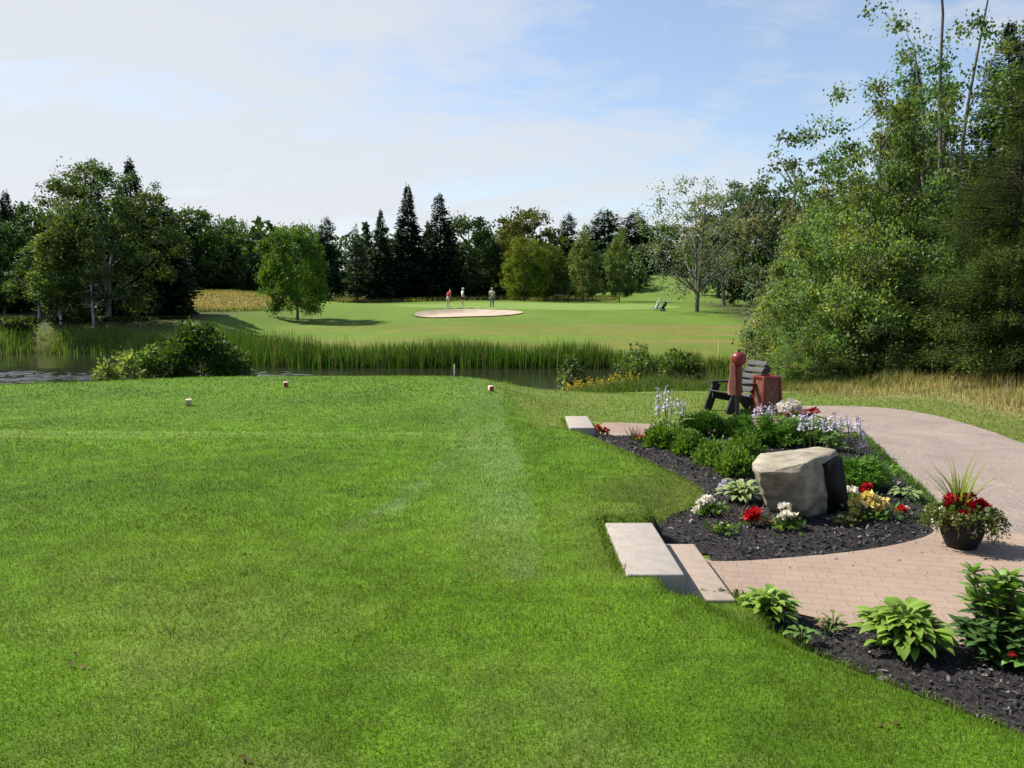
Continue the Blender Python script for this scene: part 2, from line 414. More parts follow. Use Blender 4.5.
def brick_mat():
    m, nt, out = newmat("clay_pavers")
    co = objco(nt)
    mp = N(nt, "ShaderNodeMapping"); mp.inputs["Rotation"].default_value = (0, 0, R(12)); nt.links.new(co, mp.inputs["Vector"])
    b = N(nt, "ShaderNodeTexBrick"); nt.links.new(mp.outputs[0], b.inputs["Vector"])
    for k, v in (("Scale", 1.0), ("Mortar Size", .0045), ("Mortar Smooth", .4), ("Bias", 0), ("Brick Width", .205), ("Row Height", .102)): b.inputs[k].default_value = v
    b.inputs["Color1"].default_value = (.285, .212, .158, 1); b.inputs["Color2"].default_value = (.265, .195, .145, 1); b.inputs["Mortar"].default_value = (.205, .15, .112, 1)
    n = noise(nt, 60, 4, .6, co); n2 = noise(nt, 1.6, 5, .6, co)
    c = mixrgb(nt, b.outputs["Color"], ramp(nt, n.outputs["Fac"], [(.3, .86), (.7, 1.12)]), 1.0, 'MULTIPLY')
    c = mixrgb(nt, c, ramp(nt, n2.outputs["Fac"], [(.3, (.84, .84, .86)), (.7, (1.12, 1.1, 1.08))]), 1.0, 'MULTIPLY')
    p = N(nt, "ShaderNodeBsdfPrincipled"); p.inputs["Roughness"].default_value = .85; p.inputs["Specular IOR Level"].default_value = .2
    nt.links.new(c, p.inputs["Base Color"]); nt.links.new(bump(nt, mixrgb(nt, b.outputs["Fac"], n.outputs["Fac"], -.3, 'MIX'), -.35, .006), p.inputs["Normal"])
    nt.links.new(p.outputs[0], out.inputs[0]); return m
def gravel_mat(name, c1, c2, c3, sc=55, bs=.5):
    m, nt, out = newmat(name); co = objco(nt)
    n = noise(nt, sc, 6, .7, co); n2 = noise(nt, 1.1, 6, .65, co, .6); v = N(nt, "ShaderNodeTexVoronoi"); v.inputs["Scale"].default_value = sc*1.3; nt.links.new(co, v.inputs["Vector"])
    c = ramp(nt, n.outputs["Fac"], [(.3, c1), (.52, c2), (.75, c3)])
    c = mixrgb(nt, c, ramp(nt, n2.outputs["Fac"], [(.3, (.78, .77, .77)), (.7, (1.14, 1.13, 1.12))]), 1.0, 'MULTIPLY')
    c = mixrgb(nt, c, ramp(nt, v.outputs["Color"], [(.2, .8), (.9, 1.15)]), 1.0, 'MULTIPLY')
    p = N(nt, "ShaderNodeBsdfPrincipled"); p.inputs["Roughness"].default_value = .92; p.inputs["Specular IOR Level"].default_value = .15
    nt.links.new(c, p.inputs["Base Color"]); nt.links.new(bump(nt, n.outputs["Fac"], bs, .015), p.inputs["Normal"])
    nt.links.new(p.outputs[0], out.inputs[0]); return m
def water_mat():
    m, nt, out = newmat("pond_water"); co = objco(nt)
    mp = N(nt, "ShaderNodeMapping"); mp.inputs["Scale"].default_value = (.8, 1.6, 1); nt.links.new(co, mp.inputs["Vector"])
    n = noise(nt, 2.2, 5, .6, mp.outputs[0], .3)
    p = N(nt, "ShaderNodeBsdfPrincipled"); p.inputs["Base Color"].default_value = (.018, .02, .012, 1); p.inputs["Roughness"].default_value = .06; p.inputs["IOR"].default_value = 1.33
    n2 = noise(nt, .09, 2, .5, co); b = N(nt, "ShaderNodeBump"); b.inputs["Distance"].default_value = .07; nt.links.new(n.outputs["Fac"], b.inputs["Height"]); b.inputs["Strength"].default_value = .07; nt.links.new(b.outputs[0], p.inputs["Normal"])
    nt.links.new(p.outputs[0], out.inputs[0]); return m
def rock_mat():
    m, nt, out = newmat("sandstone"); co = objco(nt)
    a = N(nt, "ShaderNodeAttribute", attribute_name="Col")
    n = noise(nt, 7, 7, .65, co, .4); n2 = noise(nt, 45, 5, .65, co); n3 = noise(nt, 2.2, 4, .5, co, 1)
    c = ramp(nt, n.outputs["Fac"], [(.28, (.125, .108, .078)), (.48, (.255, .223, .165)), (.72, (.40, .35, .26))])
    c = mixrgb(nt, c, ramp(nt, n2.outputs["Fac"], [(.3, .82), (.7, 1.14)]), 1.0, 'MULTIPLY')
    c = mixrgb(nt, c, ramp(nt, n3.outputs["Fac"], [(.35, (.85, .87, .9)), (.65, (1.08, 1.04, .98))]), 1.0, 'MULTIPLY')
    c = mixrgb(nt, c, a.outputs["Color"], 1.0, 'MULTIPLY')
    p = N(nt, "ShaderNodeBsdfPrincipled"); p.inputs["Roughness"].default_value = .85; p.inputs["Specular IOR Level"].default_value = .2
    nt.links.new(c, p.inputs["Base Color"])
    h = mixrgb(nt, n.outputs["Fac"], n2.outputs["Fac"], .35)
    nt.links.new(bump(nt, h, .55, .03), p.inputs["Normal"])
    nt.links.new(p.outputs[0], out.inputs[0]); return m

M_GROUND = ground_mat(); M_BRICK = brick_mat(); M_WATER = water_mat(); M_ROCK = rock_mat()
M_ROAD = gravel_mat("pinkish_gravel", (.19, .150, .124), (.275, .222, .188), (.36, .298, .258))
M_SAND = gravel_mat("bunker_sand", (.38, .30, .215), (.44, .35, .26), (.50, .405, .315), 30, .3)
M_MULCH = gravel_mat("dark_mulch", (.010, .009, .009), (.028, .025, .024), (.075, .066, .062), 38, 1.0)
M_CHIP = col_mat("bark_chips", .8, .3, .3, 60, .4)

# ------------------------------------------------------------------ ground sheet
def make_ground():
    ys = [-4.0]
    while ys[-1] < 1200: ys.append(ys[-1] + max(.085, .0085*ys[-1]))
    ys = np.array(ys); ts = np.linspace(-1.55, 1.55, 430)
    Y = np.repeat(ys[:, None], len(ts), 1); Xg = ts[None, :]*(Y+5.5)
    z = height(Xg.ravel(), Y.ravel())
    v = np.stack([Xg.ravel(), Y.ravel(), z], 1)
    nr, nc = len(ys), len(ts)
    i = np.arange(nr-1)[:, None]*nc; j = np.arange(nc-1)[None, :]
    f = np.stack([i+j, i+j+1, i+nc+j+1, i+nc+j], -1).reshape(-1, 4)
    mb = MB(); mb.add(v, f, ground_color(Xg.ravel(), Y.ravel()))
    tag(mb.build("ground", M_GROUND, smooth=True), kind="structure")
make_ground()
def sheet(name, poly, mat, lift, step=.12, crown=0, wide=.3, zfun=None):
    xs = [p[0] for p in poly]; ys = [p[1] for p in poly]
    gx, gy = np.meshgrid(np.arange(min(xs), max(xs), step), np.arange(min(ys), max(ys), step))
    gx = gx.ravel(); gy = gy.ravel(); k = sdist(poly, gx, gy) > step*.45
    dens = []
    n = len(poly)
    for i in range(n):
        a, b = poly[i], poly[(i+1) % n]; m = max(1, int(math.hypot(a[0]-b[0], a[1]-b[1])/step))
        dens += [(a[0]+(b[0]-a[0])*t/m, a[1]+(b[1]-a[1])*t/m) for t in range(m)]
    pts = [Vector(p) for p in dens] + [Vector((a, b)) for a, b in zip(gx[k], gy[k])]
    ed = [(i, (i+1) % len(dens)) for i in range(len(dens))]
    ov, _, of, *_ = delaunay_2d_cdt(pts, ed, [], 1, 1e-5)
    x = np.array([p.x for p in ov]); y = np.array([p.y for p in ov])
    z = (height(x, y) if zfun is None else zfun(x, y)) + lift
    if crown:
        d = sdist(poly, x, y); z = z + crown*ss(0, wide, d)*(.6+.8*fbm(x*3, y*3, 91, 3))
    mb = MB(); mb.add(np.stack([x, y, z], 1), [tuple(f) for f in of])
    return tag(mb.build(name, mat, smooth=True), kind="structure")
flat = lambda x, y: np.full(np.shape(x), ZG) - .012*np.clip(y-11, 0, 6)
sheet("gravel_path", ROAD, M_ROAD, .016, .2, zfun=lambda x, y: np.maximum(flat(x, y), height(x, y)))
sheet("brick_walkway", WALK, M_BRICK, .022, .15, zfun=lambda x, y: np.maximum(flat(x, y), np.minimum(height(x, y), ZG+.01)))
sheet("brick_walkway_path", WALK_FAR, M_BRICK, .022, .15, zfun=lambda x, y: np.maximum(flat(x, y), np.minimum(height(x, y), ZG+.02)))
mz1 = lambda x, y: np.maximum(height(x, y), ZG)
mul_a = sheet("mulch_ground", MULCH_ISLAND, M_MULCH, .012, .08, .045, zfun=mz1)
mul_b = sheet("mulch_ground", MULCH_STRIP, M_MULCH, .012, .08, .03, zfun=mz1)
def mulch_z(x, y):
    x = np.asarray(x, float); y = np.asarray(y, float)
    a = sdist(MULCH_ISLAND, x, y); b = sdist(MULCH_STRIP, x, y)
    cr = np.maximum(.045*ss(0, .3, a), .03*ss(0, .3, b))*(.6+.8*fbm(x*3, y*3, 91, 3))
    return mz1(x, y)+.012+cr
def mz(x, y): return float(mulch_z(np.array([x]), np.array([y]))[0])

# pond water
def water():
    xs = np.concatenate([np.arange(-90, -33, 3.), np.arange(-33, -5, .085), np.arange(-5, 11.1, .8)])
    ys = np.concatenate([np.arange(17, 23, .8), np.arange(23, 36.5, .07), np.arange(36.5, 52, .8)])
    gx, gy = np.meshgrid(xs, ys); x, y = gx.ravel(), gy.ravel()
    m = ss(-5.5, -9, x)*ss(-33, -30, x)*ss(36.3, 32, y)*ss(23, 24.5, y)*(.45+.55*ss(.3, .55, fbm(x*.25, y*.4, 101)))*(1+1.3*ss(-12, -15, x))
    z = -1.40+m*((fbm(x*.9+y*.4, y*2.4, 102, 3)-.44)*.14+.006*np.sin(y*9+x*1.3+4*vnoise(x*.5, y*.5, 9)))
    nr, nc = gx.shape; i = np.arange(nr-1)[:, None]*nc; j = np.arange(nc-1)[None, :]
    f = np.stack([i+j, i+j+1, i+nc+j+1, i+nc+j], -1).reshape(-1, 4)
    cx_, cy_ = x[f].mean(1), y[f].mean(1); keep = ~((cx_ > -9) & (cy_ > 38.5))
    mb = MB(); mb.add(np.stack([x, y, z], 1), f[keep]); tag(mb.build("pond_water", M_WATER, smooth=True), kind="structure")
water()
# bunker sand and its turf lip
sheet("bunker_sand", bunker_poly(.985), M_SAND, .11, .35)
mb = MB()
bp = bunker_poly(1.0, 96); prev = None
for i, (x, y) in enumerate(bp + bp[:1]):
    z1 = float(height0(np.array([x]), np.array([y]))[0]); cx, cy = BK
    back = max(0, (y-cy)/4.4)
    k = 1-.07*back
    xi, yi = cx+(x-cx)*(.955), cy+(y-cy)*(.955)
    row = [(cx+(x-cx)*1.06, cy+(y-cy)*1.06, z1-.03), (x, y, z1+.01+.13*back*(1+.3*math.sin(i*1.7))), (cx+(x-cx)*.985, cy+(y-cy)*.985, z1+.0+.10*back), (xi, yi, z1-.42)]
    if prev is not None:
        for a in range(3): mb.add([prev[a], prev[a+1], row[a+1], row[a]], [(0, 1, 2, 3)], (.11, .15, .03) if a < 2 else (.10, .085, .035))
    prev = row
tag(mb.build("bunker_lip_ground", M_GROUND), kind="structure")

# ------------------------------------------------------------------ grass blades (stuff)
def blades(mb, x, y, z, h, w, col, rg, lean=.5):
    n = len(x); az = rg.uniform(0, 2*PI, n); fa = rg.uniform(0, 2*PI, n)
    ln = np.abs(rg.normal(0, lean, n)); hh = h*np.cos(np.clip(ln, 0, 1.3))
    off = h*np.sin(np.clip(ln, 0, 1.3))
    b = np.stack([x, y, z], 1); s = np.stack([np.cos(fa), np.sin(fa), np.zeros(n)], 1)*(w/2)[:, None]
    t = b + np.stack([np.cos(az)*off, np.sin(az)*off, hh], 1)
    mb.add(np.stack([b-s, b+s, t], 1).reshape(-1, 3), np.arange(3*n).reshape(n, 3), np.repeat(col, 3, 0))
def blades2(mb, x, y, z, h, w, col, rg, lean=.5):
    """two-segment blades that bend over"""
    n = len(x); az = rg.uniform(0, 2*PI, n); fa = az+PI/2+rg.normal(0, .5, n)
    ln = np.abs(rg.normal(0, lean, n)); b = np.stack([x, y, z], 1)
    d = np.stack([np.cos(az), np.sin(az), np.zeros(n)], 1)
    s = np.stack([np.cos(fa), np.sin(fa), np.zeros(n)], 1)*(w/2)[:, None]
    m = b + d*(h*.5*np.sin(ln*.5))[:, None]; m[:, 2] += h*.55*np.cos(ln*.5)
    t = m + d*(h*.5*np.sin(np.clip(ln*1.7, 0, 2.2)))[:, None]; t[:, 2] += h*.5*np.cos(np.clip(ln*1.7, 0, 2.2))
    v = np.stack([b-s, b+s, m+s*.8, m-s*.8, t], 1).reshape(-1, 3)
    k = np.arange(n)[:, None]*5
    mb.add(v, np.concatenate([k+np.array([0, 1, 2, 3])], 1), np.repeat(col, 5, 0))
    mb.f[3].append(k+np.array([3, 2, 4])+mb.n-5*n)
def inside_any(polys, x, y, m=0):
    r = np.zeros(len(x), bool)
    for p in polys: r |= sdist(p, x, y) > m
    return r
HARD = [MULCH_ISLAND, MULCH_STRIP, ROAD, WALK, WALK_FAR, [(.64, 4.6), (1.42, 4.6), (1.42, 5.78), (.64, 5.78)], [(.74, 10.6), (1.16, 10.6), (1.16, 11.85), (.74, 11.85)]]
rg = np.random.default_rng(3)
def lawn():
    mb = MB()
    for (y0, y1, n, h, w) in ((2.1, 3.6, 105000, .032, .0036), (3.6, 5.5, 120000, .034, .0046), (5.5, 8.5, 120000, .036, .0068), (8.5, 12.5, 95000, .038, .0105), (12.5, 17.5, 70000, .042, .016)):
        y = rg.uniform(y0, y1, n); x = rg.uniform(-1, 1, n)*(.70*y+.5)
        tee = sdist(TEE, x, y)
        ok = ~inside_any(HARD, x, y, -.01) & ((tee > 0) | ((y > 10.4) & (x > -1) & (y < 17)) )
        x, y = x[ok], y[ok]; m = len(x)
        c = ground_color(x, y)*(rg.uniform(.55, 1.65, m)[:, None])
        straw = rg.random(m) < .05
        c[straw] = np.array([.25, .23, .10])*rg.uniform(.6, 1.1, straw.sum())[:, None]
        fleck = rg.random(m) < .07
        c[fleck] = np.array([.155, .235, .07])*rg.uniform(.7, 1.25, fleck.sum())[:, None]
        big = .75+.5*fbm(x*2.5, y*2.5, 55, 3)
        blades(mb, x, y, height(x, y)-.004, h*.8*big*rg.uniform(.55, 1.25, m), np.full(m, w), c, rg, .6)
    # a shaggy fringe where the lawn meets beds and steps
    pts = []
    for line in (edge_near[1:], edge_mid, [(.64, 4.6), (.64, 5.8), (1.05, 5.8)], [(.76, 10.6), (.76, 11.8)]):
        for (ax, ay), (bx, by) in zip(line[:-1], line[1:]):
            L = math.hypot(bx-ax, by-ay); k = int(L*420); t = rg.random(k)
            pts.append(np.stack([ax+(bx-ax)*t+rg.normal(0, .022, k), ay+(by-ay)*t+rg.normal(0, .022, k)], 1))
    p = np.concatenate(pts); x, y = p[:, 0], p[:, 1]; m = len(x)
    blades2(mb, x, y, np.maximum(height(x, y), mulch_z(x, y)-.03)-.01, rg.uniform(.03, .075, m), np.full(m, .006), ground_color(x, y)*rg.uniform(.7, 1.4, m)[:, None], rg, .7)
    tag(mb.build("lawn_grass", M_GRASS), "short mown bright green grass covering the raised tee and its slope", "grass", kind="stuff")
lawn()
def scatter(n, x0, x1, y0, y1, cond):
    x = rg.uniform(x0, x1, n); y = rg.uniform(y0, y1, n); k = cond(x, y); return x[k], y[k]
def rough():
    mb = MB()
    # dry bank on the right
    x, y = scatter(60000, 6.0, 22, 6, 26, lambda x, y: ~inside_any([ROAD], x, y, -.05) & (sdist(TEE, x, y) < 0))
    bank = np.maximum(ss(14.9, 17, y)*ss(5.2, 7.0, x), ss(8.0, 9.2, x)*ss(7, 10, y)); k = rg.random(len(x)) < .25+.75*bank
    x, y, bank = x[k], y[k], bank[k]; m = len(x)
    c = ground_color(x, y)*rg.uniform(.7, 1.35, m)[:, None]
    blades2(mb, x, y, height(x, y)-.01, (.05+bank*.28*fbm(x*1.2, y*1.2, 66)*1.6)*rg.uniform(.5, 1.3, m), np.full(m, .014), c, rg, .55)
    # weedy slope to the pond
    x, y = scatter(70000, -.5, 9.5, 17, 29, lambda x, y: (sdist(POND, x, y) < .1) & (sdist(TEE, x, y) < -.3))
    k = rg.random(len(x)) < ss(17, 19, y+1.2*(fbm(x*.9, y*.9, 21)-.5)); x, y = x[k], y[k]; m = len(x)
    c = ground_color(x, y)*rg.uniform(.7, 1.4, m)[:, None]; g = fbm(x*.6, y*.6, 67)
    c = L3(c, np.array([.07, .12, .02]), ss(.4, .6, g)*.8)
    blades2(mb, x, y, height(x, y)-.02, .42*(.4+g)*rg.uniform(.5, 1.3, m)*ss(16.8, 20, y), np.full(m, .016), c, rg, .45)
    # tee front bank, left part
    x, y = scatter(26000, -34, 0, 14.5, 21.5, lambda x, y: (sdist(TEE, x, y) < -.5) & (sdist(POND, x, y) < .2)); m = len(x)
    blades2(mb, x, y, height(x, y)-.02, .11*rg.uniform(.4, 1.3, m), np.full(m, .02), ground_color(x, y)*rg.uniform(.7, 1.5, m)[:, None], rg, .5)
    # dry knoll on the left, rank grass under the far trees
    x, y = scatter(42000, -42, -14, 54, 88, lambda x, y: (((x+28.5)/11)**2+((y-71)/14)**2 < 1)); m = len(x)
    blades2(mb, x, y, height(x, y)-.02, .26*rg.uniform(.3, 1.3, m), np.full(m, .05), ground_color(x, y)*rg.uniform(.75, 1.35, m)[:, None], rg, .5)
    x, y = scatter(40000, -50, 14, 101, 118, lambda x, y: vnoise(x*.2, y*.3, 7) > .58); m = len(x)
    blades2(mb, x, y, height(x, y)-.02, .6*rg.uniform(.3, 1.2, m), np.full(m, .08), np.array([[.20, .19, .06]])*rg.uniform(.6, 1.3, m)[:, None], rg, .5)
    # edge of gravel path by the bed
    pts = road_left; P = []
    for (ax, ay), (bx, by) in zip(pts[:-1], pts[1:]):
        k = int(math.hypot(bx-ax, by-ay)*700); t = rg.random(k); off = np.abs(rg.normal(0, .12, k))
        P.append(np.stack([ax+(bx-ax)*t-off, ay+(by-ay)*t+off*.2], 1))
    p = np.concatenate(P); p = p[p[:, 1] < 11]; x, y = p[:, 0], p[:, 1]; m = len(x)
    blades2(mb, x, y, np.full(m, ZG), rg.uniform(.03, .10, m), np.full(m, .008), np.array([[.09, .16, .025]])*rg.uniform(.6, 1.5, m)[:, None], rg, .7)
    tag(mb.build("rough_grass", M_GRASS), "uncut rough grass, straw coloured on the bank past the gravel path and weedy green by the pond", "grass", kind="stuff")
rough()
def reeds():
    mb = MB()
    far_shore = [(8.8, 31.0), (8.0, 34.0), (3, 35.9), (-4, 36.0), (-10, 36.2), (-14, 39), (-17.5, 43)]
    left_shore = [(-17.5, 43), (-24, 45.5), (-33, 45.5), (-45, 47)]
    near_right = [(3.2, 26.0), (4.5, 26.6), (7, 27.4), (8.6, 29.4)]
    for line, per, h0, colr in ((far_shore, 760, 1.22, (.052, .108, .013)), (left_shore, 230, .70, (.10, .17, .022)), (near_right, 150, .75, (.07, .12, .02))):
        for (ax, ay), (bx, by) in zip(line[:-1], line[1:]):
            L = math.hypot(bx-ax, by-ay); k = int(L*per); t = rg.random(k); off = rg.normal(.35, .55, k)
            nx, ny = -(by-ay)/L, (bx-ax)/L
            if ny < 0: nx, ny = -nx, -ny
            x = ax+(bx-ax)*t+nx*off; y = ay+(by-ay)*t+ny*off
            dens = vnoise(x*.55, y*.55, 14)*.7+vnoise(x*1.7, y*1.7, 15)*.3
            right = ss(2.0, 6.5, x)
            ok = rg.random(k) < np.clip(ss(.10+.22*right, .35+.25*right, dens), .10, 1)
            x, y, dens, right = x[ok], y[ok], dens[ok], right[ok]; m = len(x)
            h = h0*(.55+.62*np.clip(.55*dens+.45*vnoise(x*.35, y*.35, 18), 0, 1))*(1-.38*right)*rg.uniform(.45, 1.2, m)
            c = np.array([colr])*rg.uniform(.55, 1.6, m)[:, None]
            dry = rg.random(m) < .09; c[dry] = np.array([.20, .17, .07])*rg.uniform(.6, 1.2, dry.sum())[:, None]
            c = L3(c, np.array([.11, .12, .03]), right*.3)
            z = np.maximum(height(x, y), -1.5)-.03
            blades2(mb, x, y, z, h, rg.uniform(.022, .045, m), c, rg, .17)
    tag(mb.build("pond_reeds", M_GRASS), "tall green reeds and cattails standing along the far shore of the pond", "reeds", kind="stuff")
reeds()
def chips():
    mb = MB()
    for poly, n in ((MULCH_ISLAND, 36000), (MULCH_STRIP, 30000)):
        xs = [p[0] for p in poly]; ys = [p[1] for p in poly]
        x, y = scatter(n, min(xs), min(max(xs), 4.8), min(ys), max(ys), lambda x, y: sdist(poly, x, y) > .0)
        m = len(x); big = rg.random(m) < .15
        L = np.where(big, rg.uniform(.025, .048, m), rg.uniform(.008, .024, m))*(.62+.09*y); W = L*rg.uniform(.2, .6, m)
        az = rg.uniform(0, 2*PI, m); ti = rg.normal(0, .42, m)
        d = np.stack([np.cos(az)*np.cos(ti), np.sin(az)*np.cos(ti), np.sin(ti)], 1)
        s = unit(np.stack([-np.sin(az), np.cos(az), rg.normal(0, .35, m)], 1)); u = np.cross(d, s)
        p = np.stack([x, y, mulch_z(x, y)+rg.uniform(.0, .018, m)], 1)
        b = np.array([[.023, .021, .020]])*rg.uniform(.35, 1.6, m)[:, None]
        pale = rg.random(m) < .13; b[pale] = np.array([.15, .135, .122])*rg.uniform(.6, 1.4, pale.sum())[:, None]
        dd, sv = d*(L/2)[:, None], s*(W/2)[:, None]; uu = u*(W*.18)[:, None]
        q = np.stack([p-dd-sv*.6, p-dd*.2-sv+uu, p+dd-sv*.4, p+dd*.9+sv*.5, p+dd*.1+sv+uu, p-dd*.9+sv*.7], 1)
        k = np.arange(m)[:, None]*6; c = np.repeat(b, 6, 0)
        mb.add(q.reshape(-1, 3), np.concatenate([k+np.array([[0, 1, 4, 5]]), k+np.array([[1, 2, 3, 4]])]), c)
    tag(mb.build("bark_mulch", M_CHIP), "dark shredded bark mulch covering the garden beds around the boulder and walkway", "mulch", kind="stuff")
chips()
def litter():
    mb = MB()
    spots = [(890, 727, .10), (385, 610, .05), (470, 572, .05), (392, 592, .04), (250, 556, .06), (358, 497, .07), (250, 495, .06), (70, 672, .09), (162, 635, .07), (245, 760, .1), (76, 658, .05), (185, 512, .05), (515, 497, .05), (465, 575, .05), (338, 522, .04), (420, 448, .03), (290, 535, .03), (690, 640, .03), (560, 700, .03), (300, 690, .03)]
    for px, py, s in spots:
        s *= .42 if py > 560 else .7
        x, y = G(px, py, 0); k = 5
        p = np.stack([x+rg.normal(0, s*.5, k), y+rg.normal(0, s*.4, k), np.full(k, 0)], 1); p[:, 2] = height(p[:, 0], p[:, 1])+.014
        leaves(mb, p, rg.uniform(.3, .9, k)*s, np.array([[.16, .09, .045]])*rg.uniform(.5, 1.4, k)[:, None], rg, .7, d=unit(np.stack([rg.normal(size=k), rg.normal(size=k), rg.normal(size=k)*.25], 1)), nrm=np.tile([0., 0, 1], (k, 1))+rg.normal(0, .3, (k, 3)))
    tag(mb.build("grass_clippings_litter", M_LEAF), "small brown scraps of dead leaves and clippings lying on the lawn", "litter", kind="stuff")
litter()

# ------------------------------------------------------------------ trees
def prof(kind, t):
    t = np.clip(t, 0, 1)
    if kind == 'round': return np.sqrt(np.clip(1-((t-.42)/.60)**2, .02, 1))
    if kind == 'column': return np.minimum(1, t/.16+.35)*np.power(np.clip(1-t, .005, 1), .55)*1.15
    if kind == 'flame': return np.minimum(1, t/.3+.3)*np.power(np.clip(1-t, .01, 1), .75)*1.35
    if kind == 'shrub': return np.sqrt(np.clip(1-((t-.25)/.78)**2, .02, 1))
    return np.sqrt(np.clip(1-((t-.55)/.62)**2, .02, 1))          # 'vase'
def trunk_path(H, rgl, wob=.03, n=9, lean=(0, 0)):
    t = np.linspace(0, 1, n); o = np.cumsum(rgl.normal(0, wob*H/n*2, (n, 2)), 0); o -= o[0]
    return np.stack([o[:, 0]+lean[0]*t**1.5, o[:, 1]+lean[1]*t**1.5, t*H], 1)
def at_z(path, z):
    return np.array([np.interp(z, path[:, 2], path[:, 0]), np.interp(z, path[:, 2], path[:, 1]), z])
def broad_tree(H, W, cb, ncl, nl, leaf, seed, col, kind='round', cs=.10, tr=.16, tcol=(.10, .085, .07), vary=.35, limbs=26, lean=(0, 0), top=.9, twigs=0, droop=0, aspect=.62, hollow=.45, forks=1, flat=.75):
    rgl = np.random.default_rng(seed); tb, cr = MB(), MB()
    paths = []
    for k in range(forks):
        a = 2*PI*k/forks + seed
        ln = (lean[0] + (W*.14*math.cos(a) if forks > 1 else 0), lean[1] + (W*.14*math.sin(a) if forks > 1 else 0))
        p = trunk_path(H*top*(1-.12*k), rgl, .03, 11, ln)
        p[0, 2] = -.35; paths.append(p)
        r = tr*np.power(np.clip(1-np.linspace(0, 1, 11), 0, 1), .8)+.012*H/8
        r[0] *= 1.35
        tube(tb, p, r, 8, np.array(tcol))
    t = rgl.uniform(0, 1, ncl*3); keep = rgl.random(ncl*3) < prof(kind, t)**1.3; t = t[keep][:ncl]; n = len(t)
    a = rgl.uniform(0, 2*PI, n); lump = .70+.62*vnoise(a*1.6+seed, t*4.2, seed)
    rr = W/2*prof(kind, t)*lump*np.power(rgl.uniform(hollow**2, 1, n), .5)
    z = (cb+(1-cb)*t)*H
    base = np.array([at_z(paths[i % forks], zz) for i, zz in enumerate(z)])
    c = base + np.stack([np.cos(a)*rr, np.sin(a)*rr, np.zeros(n)], 1)
    if forks > 1: c[:, :2] -= (base[:, :2]*.35)
    # limbs
    for i in rgl.permutation(n)[:limbs]:
        p = paths[i % forks]
        d = math.hypot(c[i, 0]-base[i, 0], c[i, 1]-base[i, 1])
        z0 = max(.14*H, z[i]-d*rgl.uniform(.6, 1.2)-.05*H); s = at_z(p, min(z0, p[-1, 2]*.97))
        q = s*.45+c[i]*.55 + np.array([0, 0, .10*d]) + rgl.normal(0, .06*d+.01, 3)
        u = np.linspace(0, 1, 6)[:, None]
        pts = (1-u)**2*s+2*u*(1-u)*q+u*u*c[i]
        r0 = min(tr*.42, .035*d+.012*H/6)
        tube(tb, pts, np.linspace(r0, max(.006, r0*.22), 6), 5, np.array(tcol), False)
    for i in range(twigs):
        j = rgl.integers(n); u = unit(rgl.normal(size=3)+np.array([0, 0, .6])); L = W*.09*rgl.uniform(.6, 1.6)
        tube(tb, np.stack([c[j], c[j]+u*L*.5+rgl.normal(0, L*.06, 3), c[j]+u*L]), [.012*H/8, .008*H/8, .004], 4, np.array(tcol), False)
    # leaves
    tint = np.clip(rgl.normal(1, vary*.55, n), .5, 1.7); warm = rgl.normal(0, .16, n)
    m = np.maximum(4, (nl*rgl.uniform(.55, 1.45, n)).astype(int)); ix = np.repeat(np.arange(n), m); M = len(ix)
    sg = W*cs*rgl.uniform(.65, 1.25, n)[ix]
    off = rgl.normal(size=(M, 3)); off = unit(off)*(np.abs(rgl.normal(.75, .4, M))[:, None])*np.array([1, 1, flat])
    pos = c[ix]+off*sg[:, None]
    if droop: pos[:, 2] -= droop*np.abs(rgl.normal(0, 1, M))*sg
    pos[:, 2] = np.maximum(pos[:, 2], .02*H)
    colr = np.array(col)[None, :]*tint[ix][:, None]*rgl.uniform(.72, 1.3, M)[:, None]
    colr[:, 0] *= 1+warm[ix]; colr[:, 2] *= 1-.5*warm[ix]
    d = unit(rgl.normal(size=(M, 3))+np.array([0, 0, -.35-droop])+unit(off)*.6)
    leaves(cr, pos, leaf*rgl.uniform(.6, 1.35, M), colr, rgl, aspect, d)
    return tb.mesh("trunk", True), cr.mesh("crown")
